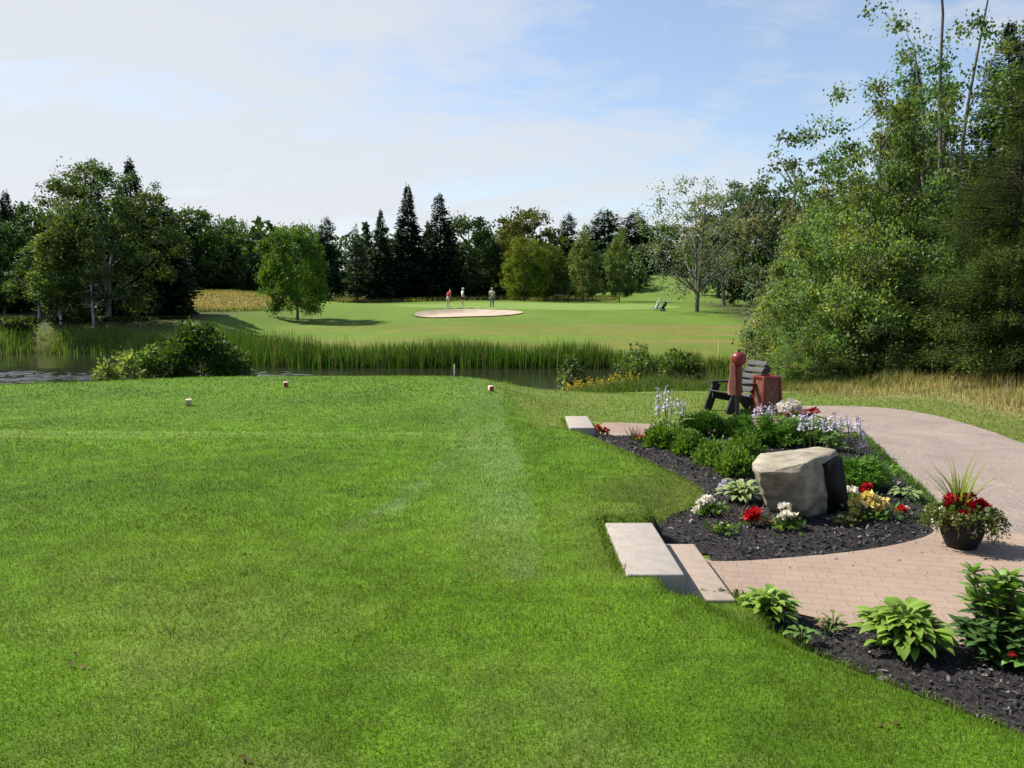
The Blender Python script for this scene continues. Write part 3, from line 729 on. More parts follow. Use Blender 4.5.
def conifer(H, W, cb, nw, nb, ns, seed, col, spray=.35, tr=.15, droop=.25, tcol=(.07, .06, .05), pw=.85, sparse=0., aspect=.34, jag=.3, up=.12, zj=.28, tv=.25):
    rgl = np.random.default_rng(seed); tb, cr = MB(), MB()
    p = trunk_path(H, rgl, .006, 9); p[0, 2] = -.4
    tube(tb, p, tr*(1-np.linspace(0, 1, 9))+.012, 7, np.array(tcol))
    P, D, C, S = [], [], [], []
    for w in range(nw):
        t0 = (w+rgl.uniform(-.3, .3))/nw
        for b in range(nb):
            if rgl.random() < sparse: continue
            t = min(max(t0+rgl.uniform(-.9, .9)/nw, 0), .995); zz = H*(cb+(1-cb)*t); az = rgl.uniform(0, 2*PI); L = W/2*((1-t)**pw*.975+.022)*rgl.uniform(1-jag, 1+jag*.6)
            if t < .08: L *= .8
            o = at_z(p, zz); h = np.array([math.cos(az), math.sin(az), 0])
            dr = droop*rgl.uniform(.6, 1.4)*(1-t)+up*-1*t*1.5
            u = np.linspace(0, 1, 5)[:, None]
            br = o+h*L*u; br[:, 2] += L*(-dr*u[:, 0]+ .35*dr*u[:, 0]**2.5)
            tube(tb, br, np.linspace(.012+.008*L, .004, 5), 4, np.array(tcol), False)
            k = max(4, int(ns*(.35+.65*(1-t)))); s = np.power(rgl.uniform(.06, 1, k), .7)
            pos = o+h*L*s[:, None]; pos[:, 2] += L*(-dr*s+.35*dr*s**2.5)
            side = np.array([-h[1], h[0], 0]); sg = rgl.choice([-1, 1], k)
            lat = sg*rgl.uniform(.0, .30, k)*L*(1-s*.75)
            pos += side*lat[:, None]; pos[:, 2] += rgl.normal(0, zj*spray, k)-np.abs(lat)*.15
            dd = unit(h*.75+side*(sg*rgl.uniform(.3, 1.1, k))[:, None]+np.stack([np.zeros(k), np.zeros(k), rgl.normal(-.22, .28, k)], 1))
            P.append(pos); D.append(dd); tn = rgl.uniform(1-tv, 1+tv)
            C.append(np.array(col)*tn*rgl.uniform(.65, 1.35, k)[:, None]*(1+.25*(s[:, None]-.6))); S.append(spray*rgl.uniform(.6, 1.3, k)*(.30+.70*(1-t)))
    P, D, C, S = map(np.concatenate, (P, D, C, S))
    nrm = np.tile([0., 0, 1], (len(P), 1))+rgl.normal(0, .5, (len(P), 3))
    leaves(cr, P, S, C, rgl, aspect, D, .05, nrm)
    return tb.mesh("trunk", True), cr.mesh("crown")

LG = (.060, .105, .020)
PROTO = {
 'spruce':   (conifer(15, 5.8, .03, 46, 8, 38, 1, (.020, .040, .018), .80, .2, aspect=.5), 15, M_NEEDLE),
 'spruce_b': (conifer(15, 6.6, .02, 42, 8, 40, 2, (.022, .043, .018), .85, .2, .2, jag=.45, pw=.7, aspect=.5), 15, M_NEEDLE),
 'pine':     (conifer(13, 5.8, .16, 34, 8, 40, 3, (.030, .058, .024), .80, .16, .05, jag=.5, pw=.5, up=.3, aspect=.55), 13, M_NEEDLE),
 'thin_spruce': (conifer(12, 4.4, .16, 34, 6, 26, 4, (.034, .058, .026), .65, .13, .12, sparse=.25, jag=.5, aspect=.45), 12, M_NEEDLE),
 'maple':    (broad_tree(10, 9.5, .12, 170, 140, .26, 5, (.080, .145, .020), 'round', .085, .16, limbs=18), 10, M_LEAF),
 'broad':    (broad_tree(10, 9, .06, 190, 64, .33, 6, (.050, .092, .020), 'round', .075, .2, limbs=16), 10, M_LEAF),
 'oak':      (broad_tree(10, 8, .08, 170, 64, .33, 7, (.055, .096, .020), 'round', .08, .2, limbs=16), 10, M_LEAF),
 'poplar':   (broad_tree(10, 5.8, .06, 170, 60, .28, 8, (.100, .140, .052), 'column', .10, .11, limbs=12), 10, M_LEAF),
 'willow':   (broad_tree(11, 11, .16, 130, 50, .20, 9, (.120, .150, .085), 'vase', .060, .13, (.12, .11, .095), limbs=34, droop=.8, top=.8, twigs=20, forks=2, hollow=.3), 11, M_LEAF),
 'birch':    (broad_tree(10, 7.6, .06, 300, 130, .165, 10, (.072, .112, .026), 'round', .066, .10, (.20, .19, .17), limbs=40, forks=3, twigs=30), 10, M_LEAF),
 'slim':     (broad_tree(8, 3.4, .22, 110, 70, .19, 12, (.095, .150, .030), 'column', .11, .08, (.42, .40, .37), limbs=30, top=.95), 8, M_LEAF),
 'bush':     (broad_tree(4.6, 4.2, .0, 170, 150, .10, 13, (.125, .190, .048), 'shrub', .085, .05, (.14, .12, .10), limbs=40, forks=4, top=.8, twigs=30), 4.6, M_THICKET),
 'bush_pale':(broad_tree(5.2, 3.6, .0, 150, 150, .095, 14, (.20, .24, .105), 'flame', .095, .05, (.16, .14, .12), limbs=40, forks=3, top=.9, twigs=40), 5.2, M_THICKET),
 'alder':    (broad_tree(7.5, 4.8, .03, 210, 160, .115, 15, (.120, .185, .046), 'flame', .085, .08, (.17, .15, .13), limbs=60, forks=3, top=.92, twigs=60), 7.5, M_THICKET),
 'tall_birch': (broad_tree(13.5, 8.0, .34, 120, 105, .12, 16, (.095, .150, .038), 'flame', .052, .075, (.13, .115, .10), limbs=24, forks=3, top=1.0, twigs=30, hollow=.25), 13.5, M_THICKET),
 'fir_near': (conifer(9, 5.6, .01, 36, 7, 900, 17, (.055, .084, .016), .125, .13, .12, jag=.6, pw=.6, aspect=.22, zj=1.1, tcol=(.03, .026, .02), tv=.5), 9, M_NEEDLE),
 'spruce_near': (conifer(12, 5.4, .02, 60, 9, 130, 18, (.026, .050, .018), .30, .15, .25, jag=.4, pw=.8, aspect=.36), 12, M_NEEDLE),
 'sparse_poplar': (broad_tree(8.5, 3.6, .20, 120, 62, .14, 19, (.120, .150, .075), 'round', .08, .07, (.20, .18, .16), limbs=26, twigs=20, top=.9), 8.5, M_LEAF),
}
def tree(key, px, Y, topy, label, group, name='tree', wide=1.0, tint=(1, 1, 1), rz=None, cat='tree', z=None, sink=0):
    (tm, cm), H0, mat = PROTO[key]
    x = X(px, Y); z0 = hz(x, Y)-sink if z is None else z
    topz = CAMZ + ray(px, topy)[2]/ray(px, topy)[1]*Y
    s = (topz-z0)/H0
    e = thing(name, label, cat, (x, Y, z0), random.uniform(0, 6.28) if rz is None else rz, group, (s*wide, s*wide, s))
    t = link('trunk', tm, M_BARK, e); c = link('crown', cm, mat, e); c.color = (*tint, 1)
    return e
GT = 'trees at the far end of the fairway'
GL = 'trees on the left shore of the pond'
GR = 'trees and bushes beside the gravel path'
# left shore
tree('birch', 108, 50, 166, 'broad olive green birch, the largest tree on the left shore of the pond', GL, 'birch_tree', 1.12, (.85, .88, .9))
tree('slim', 60, 48, 214, 'slender yellow green birch with a white trunk at the left water edge', GL, 'birch_tree', 1.15, (.95, .95, .8))
tree('slim', 38, 51, 238, 'short yellow green birch just left of the white trunked birch', GL, 'birch_tree', 1.5, (.62, .72, .7))
tree('spruce', 136, 54, 160, 'dark spruce whose thin tip rises right of the broad birch', GL, 'spruce_tree', 1.25)
tree('spruce_b', 97, 56, 160, 'dark spruce whose tip pokes out above the broad birch crown', GL, 'spruce_tree', .9)
tree('spruce_b', 163, 55, 192, 'dark spruce with branches to the ground at the foot of the dry knoll', GL, 'spruce_tree', 1.25)
tree('spruce', 12, 56, 192, 'dark spruce standing near the left edge of the photo', GL, 'spruce_tree', 1.2)
tree('broad', 4, 54, 222, 'dark broad tree at the very left edge of the photo', GL, 'broadleaf_tree', .8, (.7, .8, .8))
tree('broad', 34, 62, 208, 'dark green tree behind the white trunked birch', GL, 'broadleaf_tree', .9, (.75, .8, .8))
tree('oak', 197, 92, 208, 'rounded green tree behind the dry grass knoll, tallest of that clump', GL, 'broadleaf_tree', 1.0, (.85, .9, .9))
tree('broad', 230, 98, 220, 'rounded tree right of the tallest one behind the dry knoll', GL, 'broadleaf_tree', .8, (1.0, 1.1, .9))
tree('spruce_b', 214, 96, 246, 'low dark spruce in front of the rounded trees by the dry knoll', GL, 'spruce_tree', 1.8, (.7, .7, .7))
tree('spruce_b', 180, 90, 232, 'dark spruce in the shade between the knoll and the left shore trees', GL, 'spruce_tree', 1.5, (.7, .7, .7))
tree('broad', 252, 96, 232, 'distant green tree left of the lone maple', GT, 'broadleaf_tree', .8, (1.0, 1.1, 1.0))
# middle
tree('maple', 297, 60, 224, 'lone bright green maple standing on the fairway left of the bunker', GT, 'maple_tree', .78, (.92, 1.0, .9))
tree('pine', 328, 100, 219, 'dark bushy pine right behind the lone maple', GT, 'pine_tree', 1.1)
tree('thin_spruce', 357, 104, 224, 'thin see through spruce between the lone maple and the tall dark pair', GT, 'spruce_tree', 1.25, (1.1, 1.05, 1.1))
tree('spruce', 382, 106, 210, 'grey green spruce just left of the tallest spruce', GT, 'spruce_tree', 1.05, (1.25, 1.15, 1.1))
tree('spruce', 409, 108, 186, 'tallest dark spruce behind the golfers', GT, 'spruce_tree', 1.2, (.75, .75, .8))
tree('spruce_b', 441, 110, 193, 'second tallest dark spruce, right of the tallest one', GT, 'spruce_tree', 1.05, (.75, .75, .8))
tree('spruce_b', 426, 114, 232, 'dark spruce filling the gap between the two tallest spruces', GT, 'spruce_tree', 1.7, (.7, .7, .7))
tree('oak', 470, 114, 217, 'dark rounded tree behind the golfer in white', GT, 'broadleaf_tree', 1.0, (.65, .75, .8))
tree('oak', 494, 122, 230, 'dark green tree behind the golfer in grey trousers', GT, 'broadleaf_tree', 1.0, (.7, .8, .7))
tree('broad', 526, 118, 212, 'tall rounded tree with a brownish crown behind the yellow green maple', GT, 'broadleaf_tree', .95, (1.7, 1.05, .75))
tree('maple', 524, 102, 238, 'round yellow green maple at the back of the green', GT, 'maple_tree', .82, (1.45, 1.1, .7))
tree('maple', 549, 106, 246, 'olive maple overlapping the right side of the yellow green one', GT, 'maple_tree', .75, (.85, .78, .75))
tree('pine', 568, 126, 215, 'dark pine behind the two pale poplars, the left one', GT, 'pine_tree', 1.1, (.8, .85, .8))
tree('poplar', 583, 100, 226, 'pale olive poplar, the left of two standing behind the green', GT, 'poplar_tree', .72, (1.2, 1.15, .9))
tree('poplar', 619, 100, 228, 'pale olive poplar with a bushy foot, the right of two behind the green', GT, 'poplar_tree', .72, (1.15, 1.15, .9))
tree('pine', 604, 168, 211, 'broad dark pine showing between the two pale poplars', GT, 'pine_tree', 2.0, (.75, 1.0, .8))
tree('pine', 633, 170, 214, 'dark pine right of the two pale poplars', GT, 'pine_tree', 1.8, (.75, .9, .8))
tree('oak', 662, 178, 224, 'dark broadleaf tree at the top of the grassy rise', GT, 'broadleaf_tree', 1.2, (.65, .75, .75))
tree('willow', 697, 70, 178, 'tall airy silver willow leaning over the fairway near the golf carts', GT, 'willow_tree', .98, (1.2, 1.18, 1.2), rz=2.2)
tree('sparse_poplar', 724, 84, 184, 'airy grey green poplar right behind the silver willow', GT, 'poplar_tree', 1.6, (.8, .78, .8))
tree('broad', 752, 86, 190, 'dark green tree at the right edge of the fairway', GT, 'broadleaf_tree', .9, (.75, .85, .8))
tree('oak', 718, 112, 214, 'dark tree behind the silver willow', GT, 'broadleaf_tree', 1.0, (.75, .85, .8))
# right
tree('sparse_poplar', 790, 32, 136, 'thin pale poplar rising behind the bushes at the fairway edge', GR, 'poplar_tree', 1.0, (.85, .85, .9))
tree('bush_pale', 808, 27, 208, 'pale silvery willow bush at the left end of the right hand thicket', GR, 'willow_bush', .95, (.82, .88, .78), cat='bush')
tree('bush_pale', 792, 36, 250, 'pale leaved bush behind the silvery willow bush', GR, 'willow_bush', 1.1, (.8, .85, .75), cat='bush')
tree('bush', 844, 21.0, 208, 'dense bright green bush right behind the red litter basket', GR, 'alder_bush', .82, (1.0, 1.05, 1.0), cat='bush')
tree('alder', 850, 23.5, 168, 'green alder rising behind the dense bush', GR, 'alder_tree', .95)
tree('bush_pale', 880, 20.8, 232, 'pale green leafy bush in the middle of the thicket by the dry bank', GR, 'alder_bush', 1.15, (.72, .82, .68), cat='bush')
tree('alder', 888, 25, 100, 'tall leafy alder with a full crown in the middle of the thicket', GR, 'alder_tree', .85, (.9, .95, .9))
tree('spruce_near', 906, 31, 66, 'dark spruce showing between the alder and the tall birch', GR, 'spruce_tree', 1.0, (.8, .85, .85))
tree('tall_birch', 930, 24.0, -75, 'tall birch with bare pale stems reaching above the top of the photo', GR, 'birch_tree', .95, rz=.6)
tree('bush', 915, 21.5, 240, 'green bush between the pale bush and the dark fir', GR, 'alder_bush', 1.1, (.7, .8, .75), cat='bush')
tree('alder', 812, 26, 196, 'slender green alder rising left of the taller alders in the thicket', GR, 'alder_tree', .8, (1.0, 1.0, 1.0))
tree('alder', 926, 26.5, 84, 'tall alder with dense leaves right behind the bare birch stems', GR, 'alder_tree', .75, (.85, .92, .85))
tree('alder', 934, 23, 186, 'green alder below the tall bare stemmed birch', GR, 'alder_tree', .9, (.75, .85, .8))
tree('fir_near', 1010, 18.0, 60, 'large soft dark green fir filling the right edge of the photo', GR, 'fir_tree', 1.05, (.85, .9, .7))
tree('spruce_near', 992, 26, 22, 'dark spruce behind the large soft fir', GR, 'spruce_tree', 1.1)
tree('fir_near', 972, 20.5, 186, 'smaller dark fir left of the large soft fir', GR, 'fir_tree', 1.0, (.7, .8, .6))
tree('bush', 812, 20.0, 330, 'low round bush at the foot of the thicket near the litter basket', GR, 'alder_bush', 1.15, (1.05, 1.05, 1.0), cat='bush')
tree('alder', 1060, 24, 40, 'leafy alder outside the right edge behind the firs', GR, 'alder_tree', 1.0, (.7, .8, .7))
# dead trunk on the left shore
def dead_trunk():
    x, Y = X(92, 47.5), 47.5; z = hz(x, Y)
    e = thing('dead_tree', 'bare grey dead trunk with short broken twigs on the left shore', 'dead tree', (x, Y, z), 0, GL)
    mb = MB(); rgl = np.random.default_rng(4); p = trunk_path(3.4, rgl, .02); p[0, 2] = -.3
    tube(mb, p, np.linspace(.10, .03, 9), 7, (.26, .25, .235)); mb.build('trunk', M_BARK, e, True)
    mb = MB()
    for i in range(26):
        zz = rgl.uniform(.9, 3.2); a = rgl.uniform(0, 6.28); s = at_z(p, zz); L = rgl.uniform(.4, 1.1)
        u = np.array([math.cos(a), math.sin(a), rgl.uniform(-.35, .1)]); tube(mb, np.stack([s, s+u*L*.5, s+u*L+np.array([0, 0, -.08])]), [.022, .014, .006], 4, (.24, .23, .215), False)
    mb.build('branch', M_BARK, e, True)
dead_trunk()
# far wood behind everything
def far_wood():
    mb = MB(); rgl = np.random.default_rng(8)
    P, S, C = [], [], []
    spots = []
    for i in range(190):
        x = rgl.uniform(-170, 150); y = rgl.uniform(128, 185)
        if 6 < x < 52 and y < 172: continue
        spots.append((x, y, rgl.uniform(9, 13), rgl.uniform(3, 5.5), rgl.random() < .4))
    for i in range(46): spots.append((rgl.uniform(-75, -38), rgl.uniform(58, 100), rgl.uniform(7, 10.5), rgl.uniform(2.5, 4), rgl.random() < .4))
    for i in range(26): spots.append((rgl.uniform(-50, -28), rgl.uniform(88, 120), rgl.uniform(7, 9), rgl.uniform(2.5, 4), rgl.random() < .4))
    for i in range(40): spots.append((rgl.uniform(17, 50)+4, rgl.uniform(30, 70), rgl.uniform(6, 10), rgl.uniform(2, 3.2), rgl.random() < .4))
    for i in range(34): spots.append((rgl.uniform(32, 70), rgl.uniform(80, 130), rgl.uniform(9, 13), rgl.uniform(3, 4.5), rgl.random() < .4))
    for i in range(150): spots.append((rgl.uniform(-110, 20) if i < 110 else rgl.uniform(40, 90), rgl.uniform(116, 140), rgl.uniform(3, 5.5), rgl.uniform(2.5, 4.5), False))
    for x, y, h, r, con in spots:
        if y < 75 and x > 0 and x < 10+ (y-20)*.33: continue
        z0 = hz(x, y); n = 420; t = rgl.uniform(0, 1, n)
        pr = (1-t)**.8 if con else np.sqrt(np.clip(1-((t-.4)/.62)**2, .02, 1))
        a = rgl.uniform(0, 6.28, n); rr = r*pr*np.sqrt(rgl.uniform(.3, 1, n))*(.75+.5*vnoise(a*1.6, t*4, int(x*7) & 255))*(.8 if con else 1)
        P.append(np.stack([x+np.cos(a)*rr, y+np.sin(a)*rr, z0+h*(.02+t*.98)], 1)); S.append(np.full(n, .85 if y > 75 else .6)*rgl.uniform(.6, 1.3, n))
        b = np.array((.022, .045, .02) if con else (.04, .075, .022))*rgl.uniform(.7, 1.4); C.append(b*rgl.uniform(.65, 1.4, n)[:, None])
    P, S, C = map(np.concatenate, (P, S, C)); leaves(mb, P, S, C, rgl, .6)
    tag(mb.build("distant_woods", M_LEAF), "dark mixed wood closing the view behind the fairway trees", "woods", kind="stuff")
far_wood()
# bushes and weeds around the pond
def shore_bush(px, Y, topy, wpx, label, col, leaf, n, white=0, name='shore_bush', seed=1, h=None):
    x = X(px, Y); z = max(hz(x, Y), -1.45); H = CAMZ+ray(px, topy)[2]/ray(px, topy)[1]*Y-z; W = wpx*Y/F
    rgl = np.random.default_rng(seed); e = thing(name, label, 'bush', (x, Y, z), 0, 'bushes on the pond banks')
    st, cr = MB(), MB()
    ncl = 46; a = rgl.uniform(0, 6.28, ncl); t = rgl.uniform(.08, 1, ncl); rr = W/2*np.sqrt(np.clip(1-((t-.3)/.74)**2, .05, 1))*np.sqrt(rgl.uniform(.2, 1, ncl))*(.75+.5*vnoise(a*2, t*3, seed))
    c = np.stack([np.cos(a)*rr, np.sin(a)*rr*.8, t*H*.95], 1)
    for q in c: tube(st, np.stack([[q[0]*.15, q[1]*.15, -.1], q*np.array([.6, .6, .55]), q]), [.018, .012, .005], 4, (.10, .08, .06), False)
    ix = rgl.integers(0, ncl, n); off = unit(rgl.normal(size=(n, 3)))*np.abs(rgl.normal(.8, .4, n))[:, None]
    p = c[ix]+off*np.array([W*.10, W*.10, H*.10]); p[:, 2] = np.maximum(p[:, 2], .02)
    tint = rgl.uniform(.65, 1.4, ncl); cc = np.array(col)*(tint[ix]*rgl.uniform(.7, 1.35, n))[:, None]
    leaves(cr, p, leaf*rgl.uniform(.6, 1.3, n), cc, rgl, .55, unit(off+rgl.normal(0, .5, (n, 3))))
    st.build('stem', M_BARK, e); cr.build('foliage', M_LEAF, e)
    if white:
        fl = MB(); k = rgl.integers(0, n, white); leaves(fl, p[k]+np.array([0, 0, .02]), .07*np.ones(white), np.tile([.7, .7, .62], (white, 1)), rgl, .9); fl.build('blossom', M_PETAL, e)
shore_bush(195, 19.6, 328, 82, 'dark leafy bush beyond the far edge of the tee at the pond', (.046, .085, .016), .12, 12000, seed=21)
shore_bush(236, 19.8, 352, 36, 'small dark bush at the right foot of the large bush by the tee', (.055, .09, .024), .12, 1500, seed=22)
shore_bush(118, 18.6, 356, 60, 'pale yellow green low plants left of the dark bush by the tee', (.17, .22, .06), .12, 2200, seed=23)
shore_bush(150, 19.2, 346, 44, 'light green shrub touching the left side of the dark bush', (.10, .16, .035), .11, 2200, seed=24)
shore_bush(572, 24.6, 356, 28, 'pale shrub with tiny white blossoms on the near bank of the pond', (.085, .13, .035), .10, 1100, 130, seed=25)
shore_bush(640, 25.0, 346, 44, 'loose light green shrub on the bank behind the pale flower spires', (.11, .17, .04), .11, 1600, 40, seed=26)
shore_bush(680, 28.0, 352, 46, 'green reedy shrub at the right end of the pond', (.07, .115, .02), .12, 1500, seed=27)
shore_bush(206, 80, 298, 20, 'small grey green bush on top of the dry knoll', (.10, .13, .06), .22, 700, seed=28)
shore_bush(14, 47.6, 318, 46, 'dark undergrowth bush at the left edge below the tall trees', (.045, .07, .02), .2, 1500, seed=41)
shore_bush(74, 49.0, 316, 44, 'dark undergrowth bush between the white trunked birch and the dead trunk', (.045, .07, .02), .2, 1500, seed=42)
shore_bush(128, 49.5, 318, 50, 'dark undergrowth bush right of the dead trunk', (.04, .06, .018), .2, 1500, seed=43)
shore_bush(166, 51.0, 320, 40, 'low dark undergrowth bush between the left shore trees and the knoll', (.04, .06, .018), .2, 1200, seed=44)
def goldenrod():
    mb = MB(); n = 190
    px = rg.uniform(555, 640, n); Y = rg.uniform(20.5, 23.8, n); x = np.array([X(a, b) for a, b in zip(px, Y)])
    z = np.maximum(height(x, Y), -1.3)
    keep = vnoise(x*1.6, Y*1.6, 3) > .42; x, Y, z = x[keep], Y[keep], z[keep]; m = len(x)
    h = rg.uniform(.35, .62, m)
    blades2(mb, x, Y, z-.02, h, np.full(m, .02), np.array([[.09, .14, .03]])*rg.uniform(.7, 1.3, m)[:, None], rg, .15)
    k = 5; p = np.repeat(np.stack([x, Y, z+h*.93], 1), k, 0)+rg.normal(0, .03, (m*k, 3))
    leaves(mb, p, rg.uniform(.03, .06, m*k), np.array([[.50, .36, .04]])*rg.uniform(.7, 1.2, m*k)[:, None], rg, .8)
    tag(mb.build("goldenrod_weeds", M_LEAF), "yellow flowering weeds along the near bank of the pond", "wildflowers", kind="stuff")
goldenrod()

# ------------------------------------------------------------------ garden hardware
def slab(px_c, name, label, x0, x1, y0, y1, top, h, c=(.30, .262, .222)):
    e = MB(); box(e, (0, 0, -h/2), (x1-x0, y1-y0, h), None, .012, c)
    o = e.build(name, M_CONC, None, loc=((x0+x1)/2, (y0+y1)/2, top)); tag(o, label, 'step', 'concrete garden steps')
a = G(605, 523, .012); b = G(685, 575, .012)
slab(0, 'concrete_step', 'upper pale concrete step level with the lawn beside the mulch bed', a[0], b[0], b[1], a[1], .016, .15)
slab(0, 'concrete_step', 'lower pinkish concrete step leading down to the brick walkway', b[0]+.004, G(735, 598, -.13)[0], b[1]-.02, a[1]-.03, -.13, .145, (.30, .235, .185))
slab(0, 'concrete_step', 'small distant concrete step at the far end of the garden bed', .79, 1.12, 10.68, 11.78, -.115, .17)

def boulder():
    # corners measured about the stone's middle: x right, y away, z up
    c0 = (2.65, 6.75); z0 = ZG+.02
    top = [(-.59, -.24, .43), (-.31, -.36, .455), (-.27, -.35, .53), (.16, .10, .56), (.10, .30, .55), (-.44, .28, .49), (-.60, .0, .45)]
    mid = [(-.575, -.17, .33), (-.27, -.30, .30), (.22, .10, .40), (.25, .30, .3), (-.42, .33, .3)]
    bot = [(-.36, .10, -.10), (-.10, -.10, -.10), (.29, .10, -.10), (.27, .38, -.10), (-.25, .38, -.10)]
    bm = bmesh.new(); vs = [bm.verts.new(p) for p in top+mid+bot]
    bmesh.ops.convex_hull(bm, input=vs)
    bmesh.ops.delete(bm, geom=[v for v in bm.verts if not v.link_faces], context='VERTS')
    bmesh.ops.bevel(bm, geom=list(bm.edges), offset=.006, segments=1, affect='EDGES', profile=.5)
    bmesh.ops.triangulate(bm, faces=bm.faces[:])
    for _ in range(4):
        long = [e for e in bm.edges if e.calc_length() > .03]
        if long: bmesh.ops.subdivide_edges(bm, edges=long, cuts=1)
    bmesh.ops.triangulate(bm, faces=bm.faces[:])
    bm.normal_update()
    co = np.array([v.co[:] for v in bm.verts]); no = np.array([v.normal[:] for v in bm.verts])
    w = co[:, 2]*1.5
    n = (fbm(co[:, 0]*5+w*3, co[:, 1]*5+w*4, 71, 4)-.47)*.026 + (fbm(co[:, 0]*16+w*9, co[:, 1]*16-w*11, 73, 3)-.43)*.012
    st = .006*np.sin(co[:, 2]*55+8*fbm(co[:, 0]*3, co[:, 1]*3, 5))
    co = co+no*(n+st*(np.abs(no[:, 2]) < .7))[:, None]
    for v, p in zip(bm.verts, co): v.co = p
    f = np.array([[v.index for v in fc.verts] for fc in bm.faces])
    bm.free()
    e = thing('boulder', 'large grey sandstone boulder with a flat slanting top in the mulch bed', 'boulder', (*c0, z0))
    mb = MB(); mb.add(co, f, (1, 1, 1)); mb.build('stone', M_ROCK, e, False)
    # dark plaque on the face toward the walkway
    C, D, B0, B1 = Vector((-.27, -.35, .53)), Vector((.16, .10, .56)), Vector((-.10, -.10, -.10)), Vector((.29, .10, -.10))
    q = lambda u, v: (C*(1-u)+D*u)*(1-v)+(B0*(1-u)+B1*u)*v
    a, b, c_, d = q(.40, .82), q(.98, .82), q(.97, .08), q(.46, .10)
    mb = MB(); nrm = (b-a).cross(d-a).normalized(); k = .014; M3 = np.array(nrm[:]); rel = (co-np.array(a[:]))@M3; uu = np.array(((b-a)/(b-a).length)[:]); al = (co-np.array(a[:]))@uu; msk = (al > -.02) & (al < (b-a).length+.02) & (co[:, 2] > .02) & (rel > -.1); off = float(rel[msk].max())+.004
    v = [a, b, c_, d]; mbv = [p+nrm*(off-.04) for p in v]+[p+nrm*(off+k) for p in v]
    mb.add([p[:] for p in mbv], [(0, 3, 2, 1), (4, 5, 6, 7), (0, 1, 5, 4), (1, 2, 6, 5), (2, 3, 7, 6), (3, 0, 4, 7)], (.007, .0065, .006))
    mb.build('plaque', M_POLISH, e)
M_POLISH = col_mat("polished_black_granite", .7, .15, .1, 80, .02)
boulder()

def adirondack():
    x, y = G(738, 411, -.30); z = hz(x, y)
    e = thing('garden_chair', 'black slatted wooden lounge chair on the grass behind the ball washer', 'chair', (x, y, z+.005), R(203), None, .90)
    K = (.022, .021, .021); S = (.036, .035, .035); w = .33
    for s in (-1, 1):
        mb = MB(); beam(mb, (.47, s*w, .0), (.26, s*w, .52), .045, .17, K, (1, 0, .4)); mb.build('front_leg', M_WOOD, e)
        mb = MB(); beam(mb, (-.10, s*(w-.05), .46), (-.47, s*(w-.05), .0), .045, .15, K, (1, 0, .6)); mb.build('rear_leg', M_WOOD, e)
        mb = MB(); beam(mb, (.40, s*w, .548), (-.33, s*w, .53), .13, .035, K); mb.build('armrest', M_WOOD, e)
        mb = MB(); beam(mb, (-.12, s*(w-.10), .20), (-.50, s*(w-.10), .86), .05, .14, K, (1, 0, .5)); mb.build('back_post', M_WOOD, e)
        mb = MB(); beam(mb, (.40, s*(w-.06), .30), (-.32, s*(w-.06), .16), .04, .12, K); mb.build('seat_rail', M_WOOD, e)
    for i in range(5):
        t = i/4; mb = MB(); box(mb, (.43-.52*t, 0, .385-.115*t), (.115, .60, .026), Matrix.Rotation(R(-12), 3, 'Y'), .006, S); mb.build('seat_slat', M_WOOD, e)
    for i in range(6):
        t = i/5; mb = MB(); box(mb, (-.055-.37*t, 0, .30+.60*t), (.024, .52, .105), Matrix.Rotation(R(-31), 3, 'Y'), .006, S); mb.build('back_slat', M_WOOD, e)
adirondack()

def ball_washer():
    x, y = G(737, 417, -.29); z = hz(x, y)
    e = thing('ball_washer', 'red golf ball washer with a round head on a black post', 'ball washer', (x, y, z))
    mb = MB(); tube(mb, [(0, 0, -.05), (0, 0, .36)], .034, 14, (.012, .012, .012)); lathe(mb, [(.0, .02), (.06, .02), (.06, .0), (.07, -.02)], 20, (.012, .012, .012)); mb.build('post', M_METAL, e, True)
    RED = (.12, .014, .012)
    mb = MB(); lathe(mb, [(0, .34), (.05, .34), (.062, .37), (.064, .76), (.055, .80), (.05, .86), (0, .86)], 20, RED); mb.build('body', M_PAINT, e, True)
    mb = MB(); lathe(mb, [(0, .835), (.06, .84), (.10, .87), (.118, .915), (.12, .97), (.105, 1.02), (.062, 1.05), (0, 1.058)], 26, (.15, .012, .012)); mb.build('head', M_PAINT, e, True)
    mb = MB(); tube(mb, [(.0, 0, 1.05), (0, 0, 1.10)], .02, 10, (.02, .02, .02)); mb.build('knob', M_PLASTIC, e, True)
    # towel hanging on the left side, a thing of its own
    mb = MB(); rgl = np.random.default_rng(2); n, k = 14, 12
    U, V = np.meshgrid(np.linspace(0, 1, k), np.linspace(0, 1, n)); a = U*2*PI
    wid = .034+.026*V+.007*np.sin(V*9+U*3)
    P = np.stack([np.cos(a)*wid*1.15, np.sin(a)*wid*.6*(1+.6*np.sin(4*a+V*2.5)), -V*.50], -1).reshape(-1, 3)
    f = [(r*k+c, r*k+c+1, (r+1)*k+c+1, (r+1)*k+c) for r in range(n-1) for c in range(k-1)]
    mb.add(P, f, (.42, .175, .125)); mb.add(P[:k-1], [tuple(range(k-1))], (.42, .175, .125))
    o = mb.build('towel', M_CLOTH, None, True, loc=(x-.105, y-.04, z+.87)); tag(o, 'faded pinkish towel hanging on the left side of the ball washer', 'towel')
    return x, y
ball_washer()

